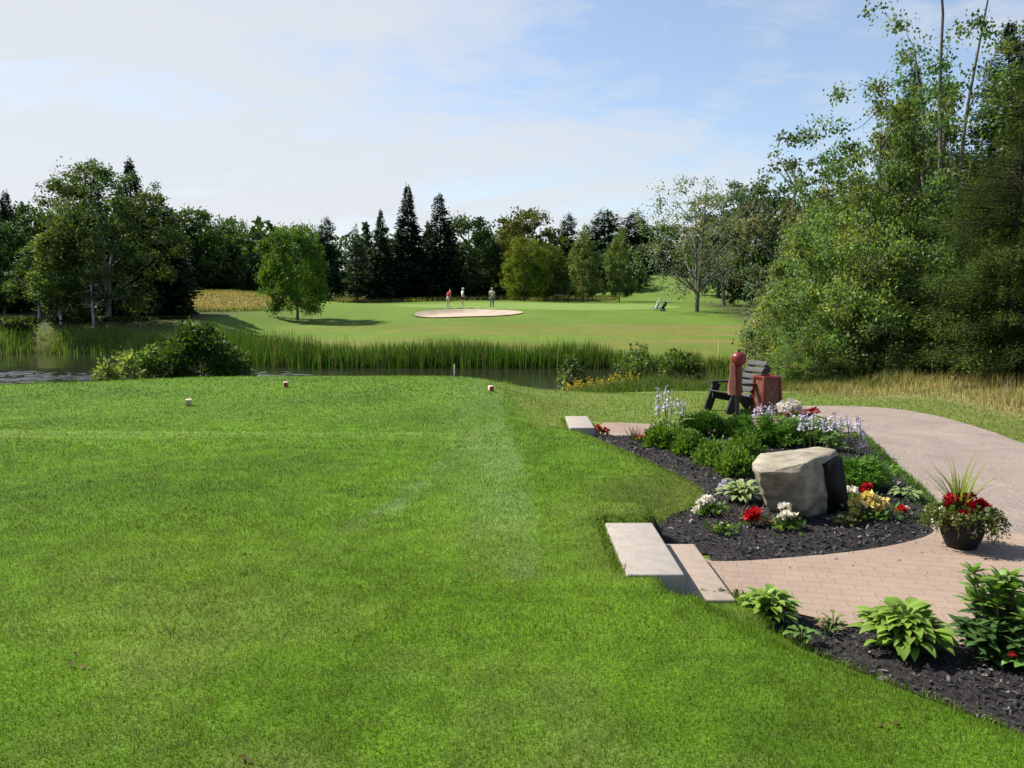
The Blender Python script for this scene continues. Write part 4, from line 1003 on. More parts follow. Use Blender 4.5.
def litter_basket():
    x, y = G(766, 413, -.29); z = hz(x, y)
    e = thing('litter_basket', 'red metal mesh litter basket standing beside the garden chair', 'litter bin', (x, y, z), R(14))
    RED = (.17, .022, .016); b, t, h = .175, .15, .62
    mb = MB()
    tc = [(-t, -t, h), (t, -t, h), (t, t, h), (-t, t, h)]; bc = [(-b, -b, .03), (b, -b, .03), (b, b, .03), (-b, b, .03)]
    for i in range(4): beam(mb, tc[i], tc[(i+1) % 4], .035, .04, RED)
    mb.build('rim', M_PAINT, e)
    for i in range(4):
        mb = MB(); beam(mb, bc[i], tc[i], .035, .035, RED, (1, .3, 0)); mb.build('corner_post', M_PAINT, e)
    mb = MB()
    for i in range(4): beam(mb, bc[i], bc[(i+1) % 4], .035, .05, RED)
    box(mb, (0, 0, .035), (2*b, 2*b, .02), None, .003, RED); mb.build('base', M_PAINT, e)
    for i in range(4):
        A, B, C, D = map(np.array, (bc[i], bc[(i+1) % 4], tc[(i+1) % 4], tc[i])); mb = MB(); nn = 12
        for k in range(1, nn):
            u = k/nn
            for (p, q) in ((A+(B-A)*u, A+(D-A)*u), (D+(C-D)*u, B+(C-B)*u), (A+(B-A)*u, B+(C-B)*(1-u)), (A+(D-A)*u, D+(C-D)*(1-u))):
                tube(mb, np.stack([p, q]),   .0032, 4, (.20, .04, .028), False)
        mb.build('mesh_panel', M_PAINT, e)
    mb = MB(); s = .90
    for i in range(4):
        A, B, C, D = (Vector(q)*1.0 for q in (bc[i], bc[(i+1) % 4], tc[(i+1) % 4], tc[i]))
        for q in (A, B, C, D): q.x *= s; q.y *= s
        mb.add([A[:], B[:], C[:]*1, D[:]], [(0, 1, 2, 3)], (.29, .19, .13))
    mb.build('liner', M_CLOTH, e)
litter_basket()

def path_debris():
    mb = MB(); n = 2600
    x, y = scatter(n, 1.4, 8, 3.4, 14.3, lambda x, y: (sdist(ROAD, x, y) > .02) | (sdist(WALK, x, y) > .02))
    e = np.maximum(sdist(ROAD, x, y), sdist(WALK, x, y)); k = rg.random(len(x)) < .10+.9*np.exp(-e/.12); x, y = x[k], y[k]; m = len(x)
    z = np.maximum(ZG-.012*np.clip(y-11, 0, 6), height(x, y))+.024
    leaves(mb, np.stack([x, y, z], 1), rg.uniform(.008, .026, m), np.array([[.13, .10, .075]])*rg.uniform(.3, 1.5, m)[:, None], rg, .7, unit(np.stack([rg.normal(size=m), rg.normal(size=m), rg.normal(0, .15, m)], 1)), .2, np.tile([0., 0, 1], (m, 1))+rg.normal(0, .25, (m, 3)))
    tag(mb.build("path_debris_litter", M_CHIP), "small dark crumbs of bark and grit scattered on the walkway and gravel path", "litter", kind="stuff")
path_debris()
def tee_markers():
    for px, py, lab, c in ((189, 407, 'pale yellow wooden tee marker block, the nearest of the three', (.62, .55, .30)), (286, 388, 'white and red tee marker block left on the far edge of the tee', (.70, .55, .45)), (491, 389.5, 'white and red tee marker block near the right corner of the tee', (.70, .55, .45))):
        x, y = G(px, py, .03); z = hz(x, y)
        e = thing('tee_marker', lab, 'tee marker', (x, y, z), R(14), 'tee marker blocks on the lawn')
        mb = MB(); box(mb, (0, 0, .052), (.085, .12, .085), None, .010, c); mb.build('block', M_PAINT, e)
        mb = MB(); box(mb, (.0, -.0625, .048), (.07, .010, .07), None, .003, (.25, .03, .02) if 'red' in lab else (.34, .29, .14)); mb.build('end_cap', M_PAINT, e)
        mb = MB(); tube(mb, [(0, 0, -.06), (0, 0, .012)], .007, 8, (.2, .2, .2)); mb.build('spike', M_METAL, e)
tee_markers()
def stakes():
    for px, Y, top, lab, c, r in ((720, 38, 341, 'thin pale hazard stake in the grass right of the pond', (.60, .50, .20), .022), (454, 32.4, 364, 'short white hazard stake standing in front of the reeds', (.50, .48, .33), .028)):
        x = X(px, Y); z = max(hz(x, Y), -1.5); h = CAMZ+ray(px, top)[2]/ray(px, top)[1]*Y-z
        mb = MB(); tube(mb, [(0, 0, -.2), (0, 0, h*.97), (0, 0, h)], [r, r, r*.5], 10, c); tag(mb.build('hazard_stake', M_PAINT, None, True, loc=(x, Y, z)), lab, 'stake')
    x, Y = X(555, 98), 98; z = hz(x, Y)
    e = thing('wooden_rail', 'small dark post and rail below the olive maple behind the green', 'rail', (x, Y, z))
    for dx in (0, 1.6):
        mb = MB(); box(mb, (dx, 0, .5), (.14, .14, 1.0), None, .01, (.05, .04, .03)); mb.build('post', M_BARK, e)
    mb = MB(); box(mb, (.8, -.10, .85), (1.9, .05, .14), None, .01, (.16, .14, .11)); mb.build('rail', M_BARK, e)
stakes()

# ------------------------------------------------------------------ garden plants
def spot(px, py, lift=0.0):
    x, y = G(px, py, ZG+.04); return x, y, mz(x, y)+lift
def dome(px, py, w, h, leaf, n, col, label, name='shrub', cat='shrub', seed=1, ncl=40, needle=False, group='shrubs in the garden bed', depth=.9, vary=.3, mat=None, aspect=.55):
    x, y, z = spot(px, py); rgl = np.random.default_rng(seed)
    e = thing(name, label, cat, (x, y+w*.28, z), 0, group)
    st, cr = MB(), MB(); a = rgl.uniform(0, 6.28, ncl); ph = np.arcsin(rgl.uniform(.02, 1, ncl)); k = rgl.uniform(.72, 1.0, ncl)*(.82+.36*vnoise(a*1.8, ph*3, seed))
    c = np.stack([np.cos(a)*np.cos(ph)*w/2*k, np.sin(a)*np.cos(ph)*w/2*depth*k, np.sin(ph)*h*.92*k], 1)
    for q in c[::2]: tube(st, np.stack([[q[0]*.1, q[1]*.1, -.04], q*np.array([.5, .5, .45]), q]), [.010, .007, .003], 4, (.09, .07, .05), False)
    ix = rgl.integers(0, ncl, n); off = unit(rgl.normal(size=(n, 3)))*np.abs(rgl.normal(.75, .35, n))[:, None]
    s = (w+h)*.11
    p = c[ix]+off*s; p[:, 2] = np.maximum(p[:, 2], .012)
    out = unit(c[ix]+np.array([0, 0, .15])); d = unit(out*.8+off*.8+rgl.normal(0, .25, (n, 3))+np.array([0, 0, .25]))
    t = rgl.normal(1, vary*.6, ncl).clip(.6, 1.5); cc = np.array(col)*(t[ix]*rgl.uniform(.7, 1.35, n))[:, None]
    leaves(cr, p, leaf*rgl.uniform(.6, 1.3, n), cc, rgl, .3 if needle else aspect, d)
    st.build('stem', M_BARK, e); cr.build('foliage', mat or (M_NEEDLE if needle else M_LEAF), e)
    return e
BOX = (.040, .095, .012); LEAFY = (.085, .165, .024); JUN = (.075, .165, .018)
dome(707, 438, .62, .27, .036, 11000, (.050, .115, .012), 'tight round dark green mound shrub, the wider of two by the far walkway', 'mound_shrub', seed=31, ncl=70, needle=True)
dome(741, 439, .42, .25, .036, 8000, (.050, .115, .012), 'tight round dark green mound shrub, the narrower of two by the far walkway', 'mound_shrub', seed=32, ncl=60, needle=True)
dome(666, 450, .42, .30, .045, 2600, LEAFY, 'leafy green shrub at the lawn end of the bed, below the tall pale flower spires', 'leafy_shrub', seed=33)
dome(692, 457, .38, .25, .042, 2600, LEAFY, 'leafy green shrub in front of the wider round mound shrub', 'leafy_shrub', seed=34)
dome(716, 467, .38, .25, .042, 2600, (.10, .185, .03), 'light green leafy shrub between the mulch and the boulder, the middle of its row', 'leafy_shrub', seed=35)
dome(738, 478, .36, .26, .042, 2400, (.11, .195, .03), 'leafy green shrub touching the left side of the boulder', 'leafy_shrub', seed=36)
dome(746, 461, .40, .24, .042, 2600, LEAFY, 'leafy green shrub in front of the narrower round mound shrub', 'leafy_shrub', seed=37)
def juniper(px, py, w, h, n, label, seed, depth=.8):
    x, y, z = spot(px, py); rgl = np.random.default_rng(seed)
    e = thing('juniper', label, 'juniper', (x, y+w*.25, z), 0, 'spreading junipers in the garden bed')
    st, cr = MB(), MB(); nb = 150; P, D, C, S = [], [], [], []
    for i in range(nb):
        a = rgl.uniform(0, 6.28); el = rgl.uniform(.18, 1.25); L = w*.5*rgl.uniform(.65, 1.15)*(1-.25*abs(math.sin(a))*(1-depth)*4)
        if el > .7: L *= .8
        u = np.linspace(0, 1, 5)[:, None]; hd = np.array([math.cos(a), math.sin(a)*depth, 0])
        br = hd*L*math.cos(el)*u; br[:, 2] += np.minimum(h*1.02, L*math.sin(el))*u[:, 0]**.8
        tube(st, br, np.linspace(.010, .003, 5), 4, (.10, .06, .04), False)
        k = n//nb; s = rgl.uniform(.25, 1.05, k); q = np.stack([np.interp(s, u[:, 0], br[:, j]) for j in range(3)], 1)+rgl.normal(0, .018, (k, 3)); q[:, 2] = np.maximum(q[:, 2], .01)
        P.append(q); D.append(unit(hd+np.array([0, 0, .35])+rgl.normal(0, .5, (k, 3)))); C.append(np.array(JUN)*rgl.uniform(.7, 1.3)*rgl.uniform(.6, 1.4, k)[:, None]*(.8+.4*s[:, None])); S.append(rgl.uniform(.035, .08, k))
    P, D, C, S = map(np.concatenate, (P, D, C, S)); leaves(cr, P, S, C, rgl, .15, D)
    st.build('stem', M_BARK, e); cr.build('foliage', M_NEEDLE, e)
juniper(783, 450, .95, .34, 15000, 'feathery dark green juniper directly behind the flat top of the boulder', 41)
juniper(815, 447, .85, .30, 12000, 'feathery juniper behind the boulder, nearest to the lavender spires', 42)
juniper(862, 494, .80, .38, 17000, 'feathery bright green juniper filling the right side of the boulder', 43)

def hosta(px, py, n, L, W, col, label, seed, rim=None, name='hosta', el=(.35, 1.35), droop=(.7, 1.5), group='hostas in the mulch beds', mat=None, cat='hosta', stalk=1.0, vary=.25, lift=0):
    x, y, z = spot(px, py, lift); rgl = np.random.default_rng(seed)
    e = thing(name, label, cat, (x, y, z), 0, group); mb, st = MB(), MB()
    for i in range(n):
        t = i/n; az = i*2.39996+rgl.normal(0, .2); ee = el[0]+(el[1]-el[0])*t+rgl.normal(0, .12); l = L*rgl.uniform(.7, 1.2)*(1-.15*t); r = L*stalk*rgl.uniform(.75, 1.25)
        b = np.array([math.cos(az)*r*math.cos(ee), math.sin(az)*r*math.cos(ee), r*math.sin(ee)+.02])
        tube(st, np.stack([[0, 0, -.02], b*.6+np.array([0, 0, .01]), b]), [.006, .005, .004], 4, (.12, .18, .05), False)
        c = np.array(col)*rgl.uniform(1-vary, 1+vary)
        bigleaf(mb, b, az+rgl.normal(0, .15), ee*.45+.12, l, W*rgl.uniform(.8, 1.2)*l/L, rgl.uniform(*droop), c, 6, .22, None if rim is None else np.array(rim)*rgl.uniform(.8, 1.15))
    st.build('leaf_stalk', M_GLOSSY, e); mb.build('foliage', mat or M_GLOSSY, e, True); return e
HG = (.165, .26, .036)
hosta(768, 618, 140, .09, .046, HG, 'bright green hosta beside the lower concrete step, edged by the walkway', 51, stalk=1.25)
hosta(903, 648, 200, .115, .055, HG, 'large bright green hosta in the near mulch strip beside the glossy shrub', 52, stalk=1.4)
hosta(906, 499, 26, .105, .06, (.13, .22, .06), 'low flat hosta at the gravel edge of the bed between juniper and planter', 53, (.28, .34, .14), el=(.05, .7), stalk=.7)
hosta(741, 503, 80, .13, .048, (.10, .19, .04), 'cream edged variegated hosta at the left foot of the boulder', 54, (.44, .48, .24))
hosta(676, 437, 26, .20, .09, (.12, .22, .04), 'pale green hosta at the foot of the tall lavender flower spires', 55, (.30, .38, .14))
hosta(793, 430, 40, .14, .07, (.10, .17, .05), 'hosta with lavender blooms around it beside the litter basket', 56, (.26, .32, .14))
hosta(832, 452, 30, .13, .06, (.10, .17, .035), 'low hosta under the lavender spires along the gravel path', 57)
hosta(802, 641, 16, .06, .035, (.09, .17, .03), 'small leafy seedling at the lawn edge right of the lower step hosta', 58, name='seedling_plant', group='small plants in the near mulch strip', cat='plant')
hosta(833, 626, 14, .055, .03, (.15, .19, .04), 'small yellowish seedling at the brick edge before the large hosta', 59, name='seedling_plant', group='small plants in the near mulch strip', cat='plant')
hosta(828, 634, 10, .05, .022, (.19, .13, .07), 'tiny brown wilted plant beside the yellowish seedling', 60, name='seedling_plant', group='small plants in the near mulch strip', cat='plant')

def spires(px, py, pts, label, seed, col=(.60, .56, .68), name='flower_spire_clump', H=None):
    """pts: (px, top py) of each spire"""
    x, y, z = spot(px, py); rgl = np.random.default_rng(seed)
    e = thing(name, label, 'flowers', (x, y, z), 0, 'lavender flower spires in the garden bed')
    for (sx, top) in pts:
        yy = y+rgl.uniform(-.12, .16); X1 = X(sx, yy)-x; h = CAMZ+ray(sx, top)[2]/ray(sx, top)[1]*yy-z
        tip = np.array([X1, yy-y, h]); b = np.array([X1*.7+rgl.normal(0, .02), (yy-y)*.6, -.03])
        u = np.linspace(0, 1, 6)[:, None]; pth = b+(tip-b)*u+np.array([rgl.normal(0, .03), 0, 0])*np.sin(u*PI)
        mb = MB(); tube(mb, pth, np.linspace(.006, .003, 6), 5, (.10, .12, .05), False)
        k = 22; s = rgl.uniform(.60, 1, k); q = np.stack([np.interp(s, u[:, 0], pth[:, j]) for j in range(3)], 1)
        a = rgl.uniform(0, 6.28, k); d = unit(np.stack([np.cos(a), np.sin(a), rgl.uniform(-.9, .3, k)], 1)); q += d*.006
        cc = np.array(col)*rgl.uniform(.7, 1.15, k)[:, None]
        leaves(mb, q, rgl.uniform(.028, .052, k)*(1.3-1.2*(s-.6)), cc, rgl, .7, d)
        mb.build('flower_spire', M_PETAL, e)
spires(676, 436, [(660, 388), (664, 393), (668, 385), (672, 390), (676, 396), (681, 398), (686, 396), (658, 396)], 'tallest pale lavender flower spires standing before the far lawn', 61)
spires(826, 452, [(806, 413), (812, 411), (818, 410), (824, 417), (831, 416), (836, 414)], 'lavender flower spires at the gravel edge behind the juniper', 62)
spires(858, 456, [(840, 412), (846, 417), (851, 414), (856, 420), (861, 416), (866, 419), (871, 439), (864, 425)], 'lavender flower spires nearest the gravel path, right of the juniper', 63)
spires(776, 423, [(760, 407), (765, 403), (770, 406), (775, 402), (779, 405), (768, 411), (758, 413)], 'pale lavender blossoms drooping in front of the red litter basket', 64)
spires(802, 428, [(786, 417), (793, 412), (799, 416), (806, 413), (811, 419), (815, 424)], 'lavender grey flower heads under the red flowers by the gravel path', 65, (.52, .46, .58))
def bare_twigs(px, py, n, h, label, col, seed):
    x, y, z = spot(px, py); rgl = np.random.default_rng(seed); mb = MB()
    for i in range(n):
        b = np.array([rgl.normal(0, .05), rgl.normal(0, .04), -.02]); t = b*2.2+np.array([rgl.normal(0, .03), 0, h*rgl.uniform(.6, 1.1)])
        tube(mb, np.stack([b, (b+t)/2+rgl.normal(0, .012, 3), t]), [.005, .004, .002], 4, np.array(col)*rgl.uniform(.7, 1.3), False)
    tag(mb.build('dry_stems', M_BARK, None, loc=(x, y, z)), label, 'plant')
bare_twigs(636, 441, 34, .20, 'clump of thin reddish bare stems at the far end of the bed', (.20, .10, .08), 66)
bare_twigs(741, 520, 40, .15, 'clump of thin bare stems in front of the variegated hosta', (.20, .14, .11), 67)

def bloom(mb, c, r, col, rgl, n=40, flat=.8, sz=.75):
    d = unit(rgl.normal(size=(n, 3))); d[:, 2] = np.abs(d[:, 2])*.9+d[:, 2]*.1
    p = np.array(c)+d*r*np.array([1, 1, flat])*rgl.uniform(.35, .9, n)[:, None]
    leaves(mb, p, r*sz*rgl.uniform(.7, 1.2, n), np.array(col)*rgl.uniform(.65, 1.2, n)[:, None], rgl, .95, unit(d+rgl.normal(0, .7, (n, 3))), .2)
def flowers(px, py, label, name, blooms, seed, leafcol=(.085, .16, .03), nleaf=60, spread=.10, leaf=.055, h=.08, cat='flowers', group='bedding flowers in the mulch', n=40):
    """blooms: (dx, dy, z, radius, colour)"""
    x, y, z = spot(px, py); rgl = np.random.default_rng(seed); e = thing(name, label, cat, (x, y, z), 0, group)
    mb = MB(); p = np.stack([rgl.normal(0, spread*.55, nleaf), rgl.normal(0, spread*.5, nleaf), rgl.uniform(0.01, h, nleaf)], 1)
    leaves(mb, p, leaf*rgl.uniform(.6, 1.3, nleaf), np.array(leafcol)*rgl.uniform(.6, 1.4, nleaf)[:, None], rgl, .6, unit(p*np.array([6, 6, 2])+rgl.normal(0, .4, (nleaf, 3))+np.array([0, 0, .35])))
    for q in p[::5]: tube(mb, np.stack([[q[0]*.3, q[1]*.3, -.02], q]), [.004, .003], 4, (.10, .14, .05), False)
    mb.build('foliage', M_LEAF, e)
    for dx, dy, zz, r, c in blooms:
        mb = MB(); tube(mb, np.array([[dx*.4, dy*.4, 0], [dx, dy, zz]]), [.004, .003], 4, (.10, .14, .05), False); bloom(mb, (dx, dy, zz), r, c, rgl, n); mb.build('bloom', M_PETAL, e)
RED, WHITE, YEL, CREAM = (.48, .010, .016), (.80, .77, .66), (.80, .68, .20), (.72, .64, .36)
flowers(752, 527, 'round bright red flower head in front of the boulder', 'red_celosia', [(.0, 0, .075, .055, RED), (.03, .02, .10, .042, RED), (-.012, .0, .045, .045, RED)], 71, spread=.08, nleaf=26, leaf=.04, n=90)
flowers(788, 531, 'cream white begonia blooms at the foot of the boulder', 'white_begonia', [(-.035, 0, .105, .055, WHITE), (.01, .01, .115, .05, (.78, .72, .50)), (-.01, .05, .17, .045, WHITE), (-.05, .02, .08, .04, WHITE), (.055, -.05, .03, .018, CREAM)], 72, nleaf=110)
flowers(709, 515, 'white begonia by the lawn edge, above a leafy green base', 'white_begonia', [(-.06, 0, .10, .048, WHITE), (-.02, .02, .125, .048, WHITE), (-.095, 0, .055, .04, WHITE), (.01, .03, .115, .04, WHITE), (-.12, -.01, .03, .03, WHITE)], 73, nleaf=130)
flowers(722, 535, 'small green plant with cream buds between the step and the red flower', 'small_begonia', [(-.005, 0, .075, .018, WHITE), (.05, 0, .06, .014, CREAM), (-.05, .0, .045, .014, CREAM)], 74, nleaf=90, leaf=.045, h=.06)
flowers(771, 527, 'low brownish bedding plant with tiny cream buds right of the red flower', 'small_begonia', [(.03, 0, .03, .022, CREAM), (-.03, 0, .03, .018, (.4, .25, .12))], 75, (.16, .13, .06), 40, leaf=.035, h=.04)
flowers(867, 520, 'large cluster of yellow begonias on the right of the boulder', 'yellow_begonia', [(-.115, -0.03, 0.055, 0.044, YEL), (-.11, 0.00, 0.125, 0.048, YEL), (-.06, -0.03, 0.115, 0.048, CREAM), (-.03, 0.01, 0.150, 0.052, YEL), (.02, -0.03, 0.115, 0.052, YEL), (.0, 0.00, 0.185, 0.046, YEL), (.055, 0.00, 0.155, 0.048, CREAM), (.09, -0.03, 0.110, 0.048, YEL), (.12, 0.00, 0.140, 0.044, YEL), (.14, -0.03, 0.115, 0.034, CREAM), (.04, -0.05, 0.075, 0.040, YEL)], 76, spread=.17, nleaf=110, h=.09)
flowers(846, 527, 'small plant with pale cream buds below the yellow begonias', 'small_begonia', [(-.045, 0, .07, .022, CREAM), (.01, 0, .05, .024, CREAM), (-.06, .01, .025, .02, (.55, .45, .2)), (.05, .0, .04, .018, (.5, .3, .15))], 77, (.15, .17, .05), 70, leaf=.035)
flowers(850, 502, 'single white bloom tucked against the right face of the boulder', 'white_begonia', [(0, 0, .09, .050, WHITE)], 78, nleaf=40)
flowers(864, 501, 'dark red begonia blooms above the yellow cluster', 'red_begonia', [(0, 0, .075, .055, (.35, .01, .016)), (.035, .02, .115, .045, RED), (-.03, .02, .06, .04, (.30, .01, .016))], 79, nleaf=40)
flowers(901, 517, 'small red and white flower alone on the mulch at the right', 'red_begonia', [(-.005, 0, .045, .046, RED), (.04, 0, .06, .026, (.75, .5, .42))], 80, nleaf=24, leaf=.035)
flowers(601, 434, 'small red flowers beside the distant concrete step', 'red_begonia', [(-.05, 0, .10, .055, (.40, .015, .016)), (.06, 0, .07, .05, (.40, .015, .016)), (.01, .0, .06, .04, RED)], 81, nleaf=30)
flowers(641, 444, 'orange red flower at the foot of the bare reddish stems', 'red_begonia', [(0, 0, .06, .055, (.50, .05, .02)), (.05, .02, .05, .035, (.45, .04, .02))], 82, nleaf=30)
flowers(722, 494, 'pale lilac bloom alone on the dark mulch left of the leafy shrubs', 'lilac_flower', [(0, 0, .08, .035, (.62, .60, .72)), (-.02, 0, .04, .03, (.55, .53, .66)), (.015, .0, .12, .025, (.62, .60, .72))], 83, nleaf=14, leaf=.03)
flowers(790, 424, 'cream white flowers standing behind the lavender near the litter basket', 'white_flower', [(-.05, .05, .26, .10, (.70, .66, .62)), (.06, .08, .30, .09, (.72, .68, .62)), (.13, .05, .22, .08, (.66, .62, .60)), (-.10, 0, .20, .07, WHITE)], 84, spread=.2, nleaf=120, h=.2, leaf=.07)
flowers(800, 422, 'orange red flowers crowded at the gravel edge near the litter basket', 'red_flower', [(-.18, 0, .13, .065, (.50, .05, .02)), (-.08, 0, .15, .065, (.55, .06, .025)), (.02, 0, .16, .07, (.50, .04, .02)), (.12, .02, .15, .07, (.36, .02, .016)), (.20, .03, .17, .075, (.30, .015, .015))], 85, spread=.22, nleaf=110, h=.12, leaf=.06)
def spiky(loc, n, L, label, seed, col=(.17, .22, .07), W=.016, up=(.8, 1.5), cat='plant'):
    rgl = np.random.default_rng(seed); mb = MB()
    for i in range(n): bigleaf(mb, (rgl.normal(0, .012), rgl.normal(0, .012), -.02), rgl.uniform(0, 6.28), rgl.uniform(*up), L*rgl.uniform(.55, 1.12), W, rgl.uniform(.1, 1.1), np.array(col)*rgl.uniform(.75, 1.3), 6, .3, pw=.5)
    return tag(mb.build('spiky_grass', M_LEAF, None, loc=loc), label, cat)
xx, yy, zz = spot(799, 420)
spiky((xx, yy, zz+.02), 16, .50, 'thin spiky grass rising from the orange red flowers', 86)

def rhododendron():
    x, y, z = spot(1004, 655); rgl = np.random.default_rng(91)
    e = thing('rhododendron', 'glossy dark green rhododendron with one red bud in the near mulch strip', 'shrub', (x, y, z)); st, fo = MB(), MB()
    tips = []
    for i in range(105):
        a = rgl.uniform(0, 6.28); el = math.asin(rgl.uniform(.02, 1)); k = rgl.uniform(.6, 1.08)
        tips.append(np.array([math.cos(a)*math.cos(el)*.215*k, math.sin(a)*math.cos(el)*.21*k, .06+.36*math.sin(el)*k]))
    tips.append(np.array([-.185, .0, .47])); tips.append(np.array([-.17, .02, .40]))
    for j, t in enumerate(tips):
        tube(st, np.stack([[t[0]*.08, t[1]*.08, -.04], t*np.array([.55, .55, .45]), t]), [.012, .008, .005], 5, (.13, .09, .06), False)
        young = t[2] > .27; n = rgl.integers(8, 12)
        for q in range(n):
            az = q*2.39996+rgl.normal(0, .2); in_ = q/n
            c = np.array((.115, .205, .030) if young else (.050, .100, .024))*rgl.uniform(.75, 1.3)
            bigleaf(fo, t-np.array([0, 0, .03*(1-in_)]), az, .05+1.1*in_ if young else -.2+.8*in_, rgl.uniform(.07, .105)*(1-.25*in_), .040, rgl.uniform(.2, .8), c, 5, .18)
    st.build('stem', M_BARK, e); fo.build('foliage', M_GLOSSY, e, True)
    mb = MB(); bloom(mb, (-.095, -.215, .115), .015, (.45, .02, .03), rgl, 40, 1.0, .9); mb.build('bud', M_PETAL, e)
rhododendron()
hosta(1032, 672, 30, .085, .045, (.095, .19, .035), 'small green leafy plant cut off by the right edge below the glossy shrub', 92, el=(.2, 1.2), name='leafy_plant', group='small plants in the near mulch strip', cat='plant')

def planter():
    x, y = G(961, 547, ZG+.02); z = ZG+.022; rgl = np.random.default_rng(95)
    e = thing('planter_pot', 'black flared plastic planter pot standing on the brick walkway', 'planter', (x, y, z))
    mb = MB(); lathe(mb, [(0, .0), (.095, .0), (.105, .008), (.14, .09), (.168, .20), (.178, .225), (.184, .228), (.186, .250), (.176, .252), (.165, .235), (.160, .21)], 40, (.012, .012, .013)); mb.build('pot', M_PLASTIC, e, True)
    mb = MB(); lathe(mb, [(.163, .215), (.09, .222), (0, .225)][::-1], 24, (.03, .022, .016)); mb.build('soil', M_CHIP, e)
    t = thing('red_begonia', 'dense crimson blooms filling the middle of the black planter', 'flowers', (x, y, z+.22)); mb = MB()
    n = 160; p = np.stack([rgl.normal(0, .07, n), rgl.normal(0, .07, n), rgl.uniform(0, .10, n)], 1)
    leaves(mb, p, .05*rgl.uniform(.6, 1.3, n), np.array([[.07, .13, .03]])*rgl.uniform(.6, 1.4, n)[:, None], rgl, .8, unit(p+rgl.normal(0, .03, (n, 3)))); mb.build('foliage', M_LEAF, t)
    for i, (dx, dy, zz, r) in enumerate([(-.10, 0, .15, .04), (-.095, .02, .09, .04), (-.02, -.06, .05, .05), (.03, -.03, .10, .05), (.02, .04, .14, .05), (-.04, .05, .12, .05), (.09, -.02, .06, .045), (.13, .0, .10, .048), (.12, .04, .06, .045), (.05, .0, .16, .035), (-.05, -.03, .02, .035)]):
        mb = MB(); bloom(mb, (dx, dy, zz), r, (.42, .010, .018), rgl, 60); tube(mb, np.array([[dx*.5, dy*.5, 0], [dx, dy, zz]]), [.004, .003], 4, (.12, .14, .05), False); mb.build('bloom', M_PETAL, t)
    spiky((x-.02, y+.03, z+.24), 46, .52, 'tall upright spiky grass in the centre of the black planter', 96, (.20, .25, .055), .018, (1.05, 1.56))
    t = thing('trailing_bacopa', 'small leaved plant with tiny white flowers trailing over the sides of the planter', 'plant', (x, y, z+.22)); mb, fl = MB(), MB()
    P, D = [], []
    for i in range(150):
        a = rgl.normal(0, .75) if i % 2 else PI+rgl.normal(0, .75)
        L = rgl.uniform(.10, .24) if i % 2 else rgl.uniform(.08, .20); r0 = .15; dn = rgl.uniform(.04, .24 if i % 2 else .17)
        u = np.linspace(0, 1, 6); r = r0+(L-.05)*np.sqrt(u)*.75; zz = .03+.05*np.sin(u*2.2)-dn*u**2
        pth = np.stack([np.cos(a)*r, np.sin(a)*r, zz], 1); tube(mb, pth, .002, 3, (.12, .13, .05), False)
        k = 22; s = rgl.uniform(0, 1, k); P.append(np.stack([np.interp(s, u, pth[:, j]) for j in range(3)], 1)+rgl.normal(0, .012, (k, 3)))
    P = np.concatenate(P); m = len(P); leaves(mb, P, rgl.uniform(.015, .034, m), np.array([[.135, .155, .045]])*rgl.uniform(.5, 1.4, m)[:, None], rgl, .7)
    k = rgl.integers(0, m, 120); leaves(fl, P[k]*np.array([1.04, 1.04, 1])+np.array([0, 0, .008]), .018*np.ones(120), np.tile([.75, .72, .66], (120, 1)), rgl, 1.0)
    mb.build('foliage', M_LEAF, t); fl.build('blossom', M_PETAL, t)
planter()

# ------------------------------------------------------------------ golfers and their carts
def skin(name, verts, edges, mat, col, parent, root=0, sub=1):
    me = bpy.data.meshes.new(name); me.from_pydata([v[:3] for v in verts], edges, [])
    o = bpy.data.objects.new(name, me); COL.objects.link(o)
    md = o.modifiers.new('skin', 'SKIN'); md.use_smooth_shade = True
    for i, v in enumerate(verts):
        sv = me.skin_vertices[0].data[i]; r = v[3]; sv.radius = r if isinstance(r, tuple) else (r, r); sv.use_root = i == root
    o.modifiers.new('sub', 'SUBSURF').render_levels = sub; o.modifiers['sub'].levels = sub
    dg = bpy.context.evaluated_depsgraph_get(); dg.update()
    nm = bpy.data.meshes.new_from_object(o.evaluated_get(dg)); o.modifiers.clear(); old = o.data; o.data = nm; bpy.data.meshes.remove(old)
    at = nm.attributes.new("Col", 'FLOAT_COLOR', 'POINT'); at.data.foreach_set("color", np.tile(np.array([*col, 1.], np.float32), len(nm.vertices)))
    nm.materials.clear(); nm.materials.append(mat); o.parent = parent; return o
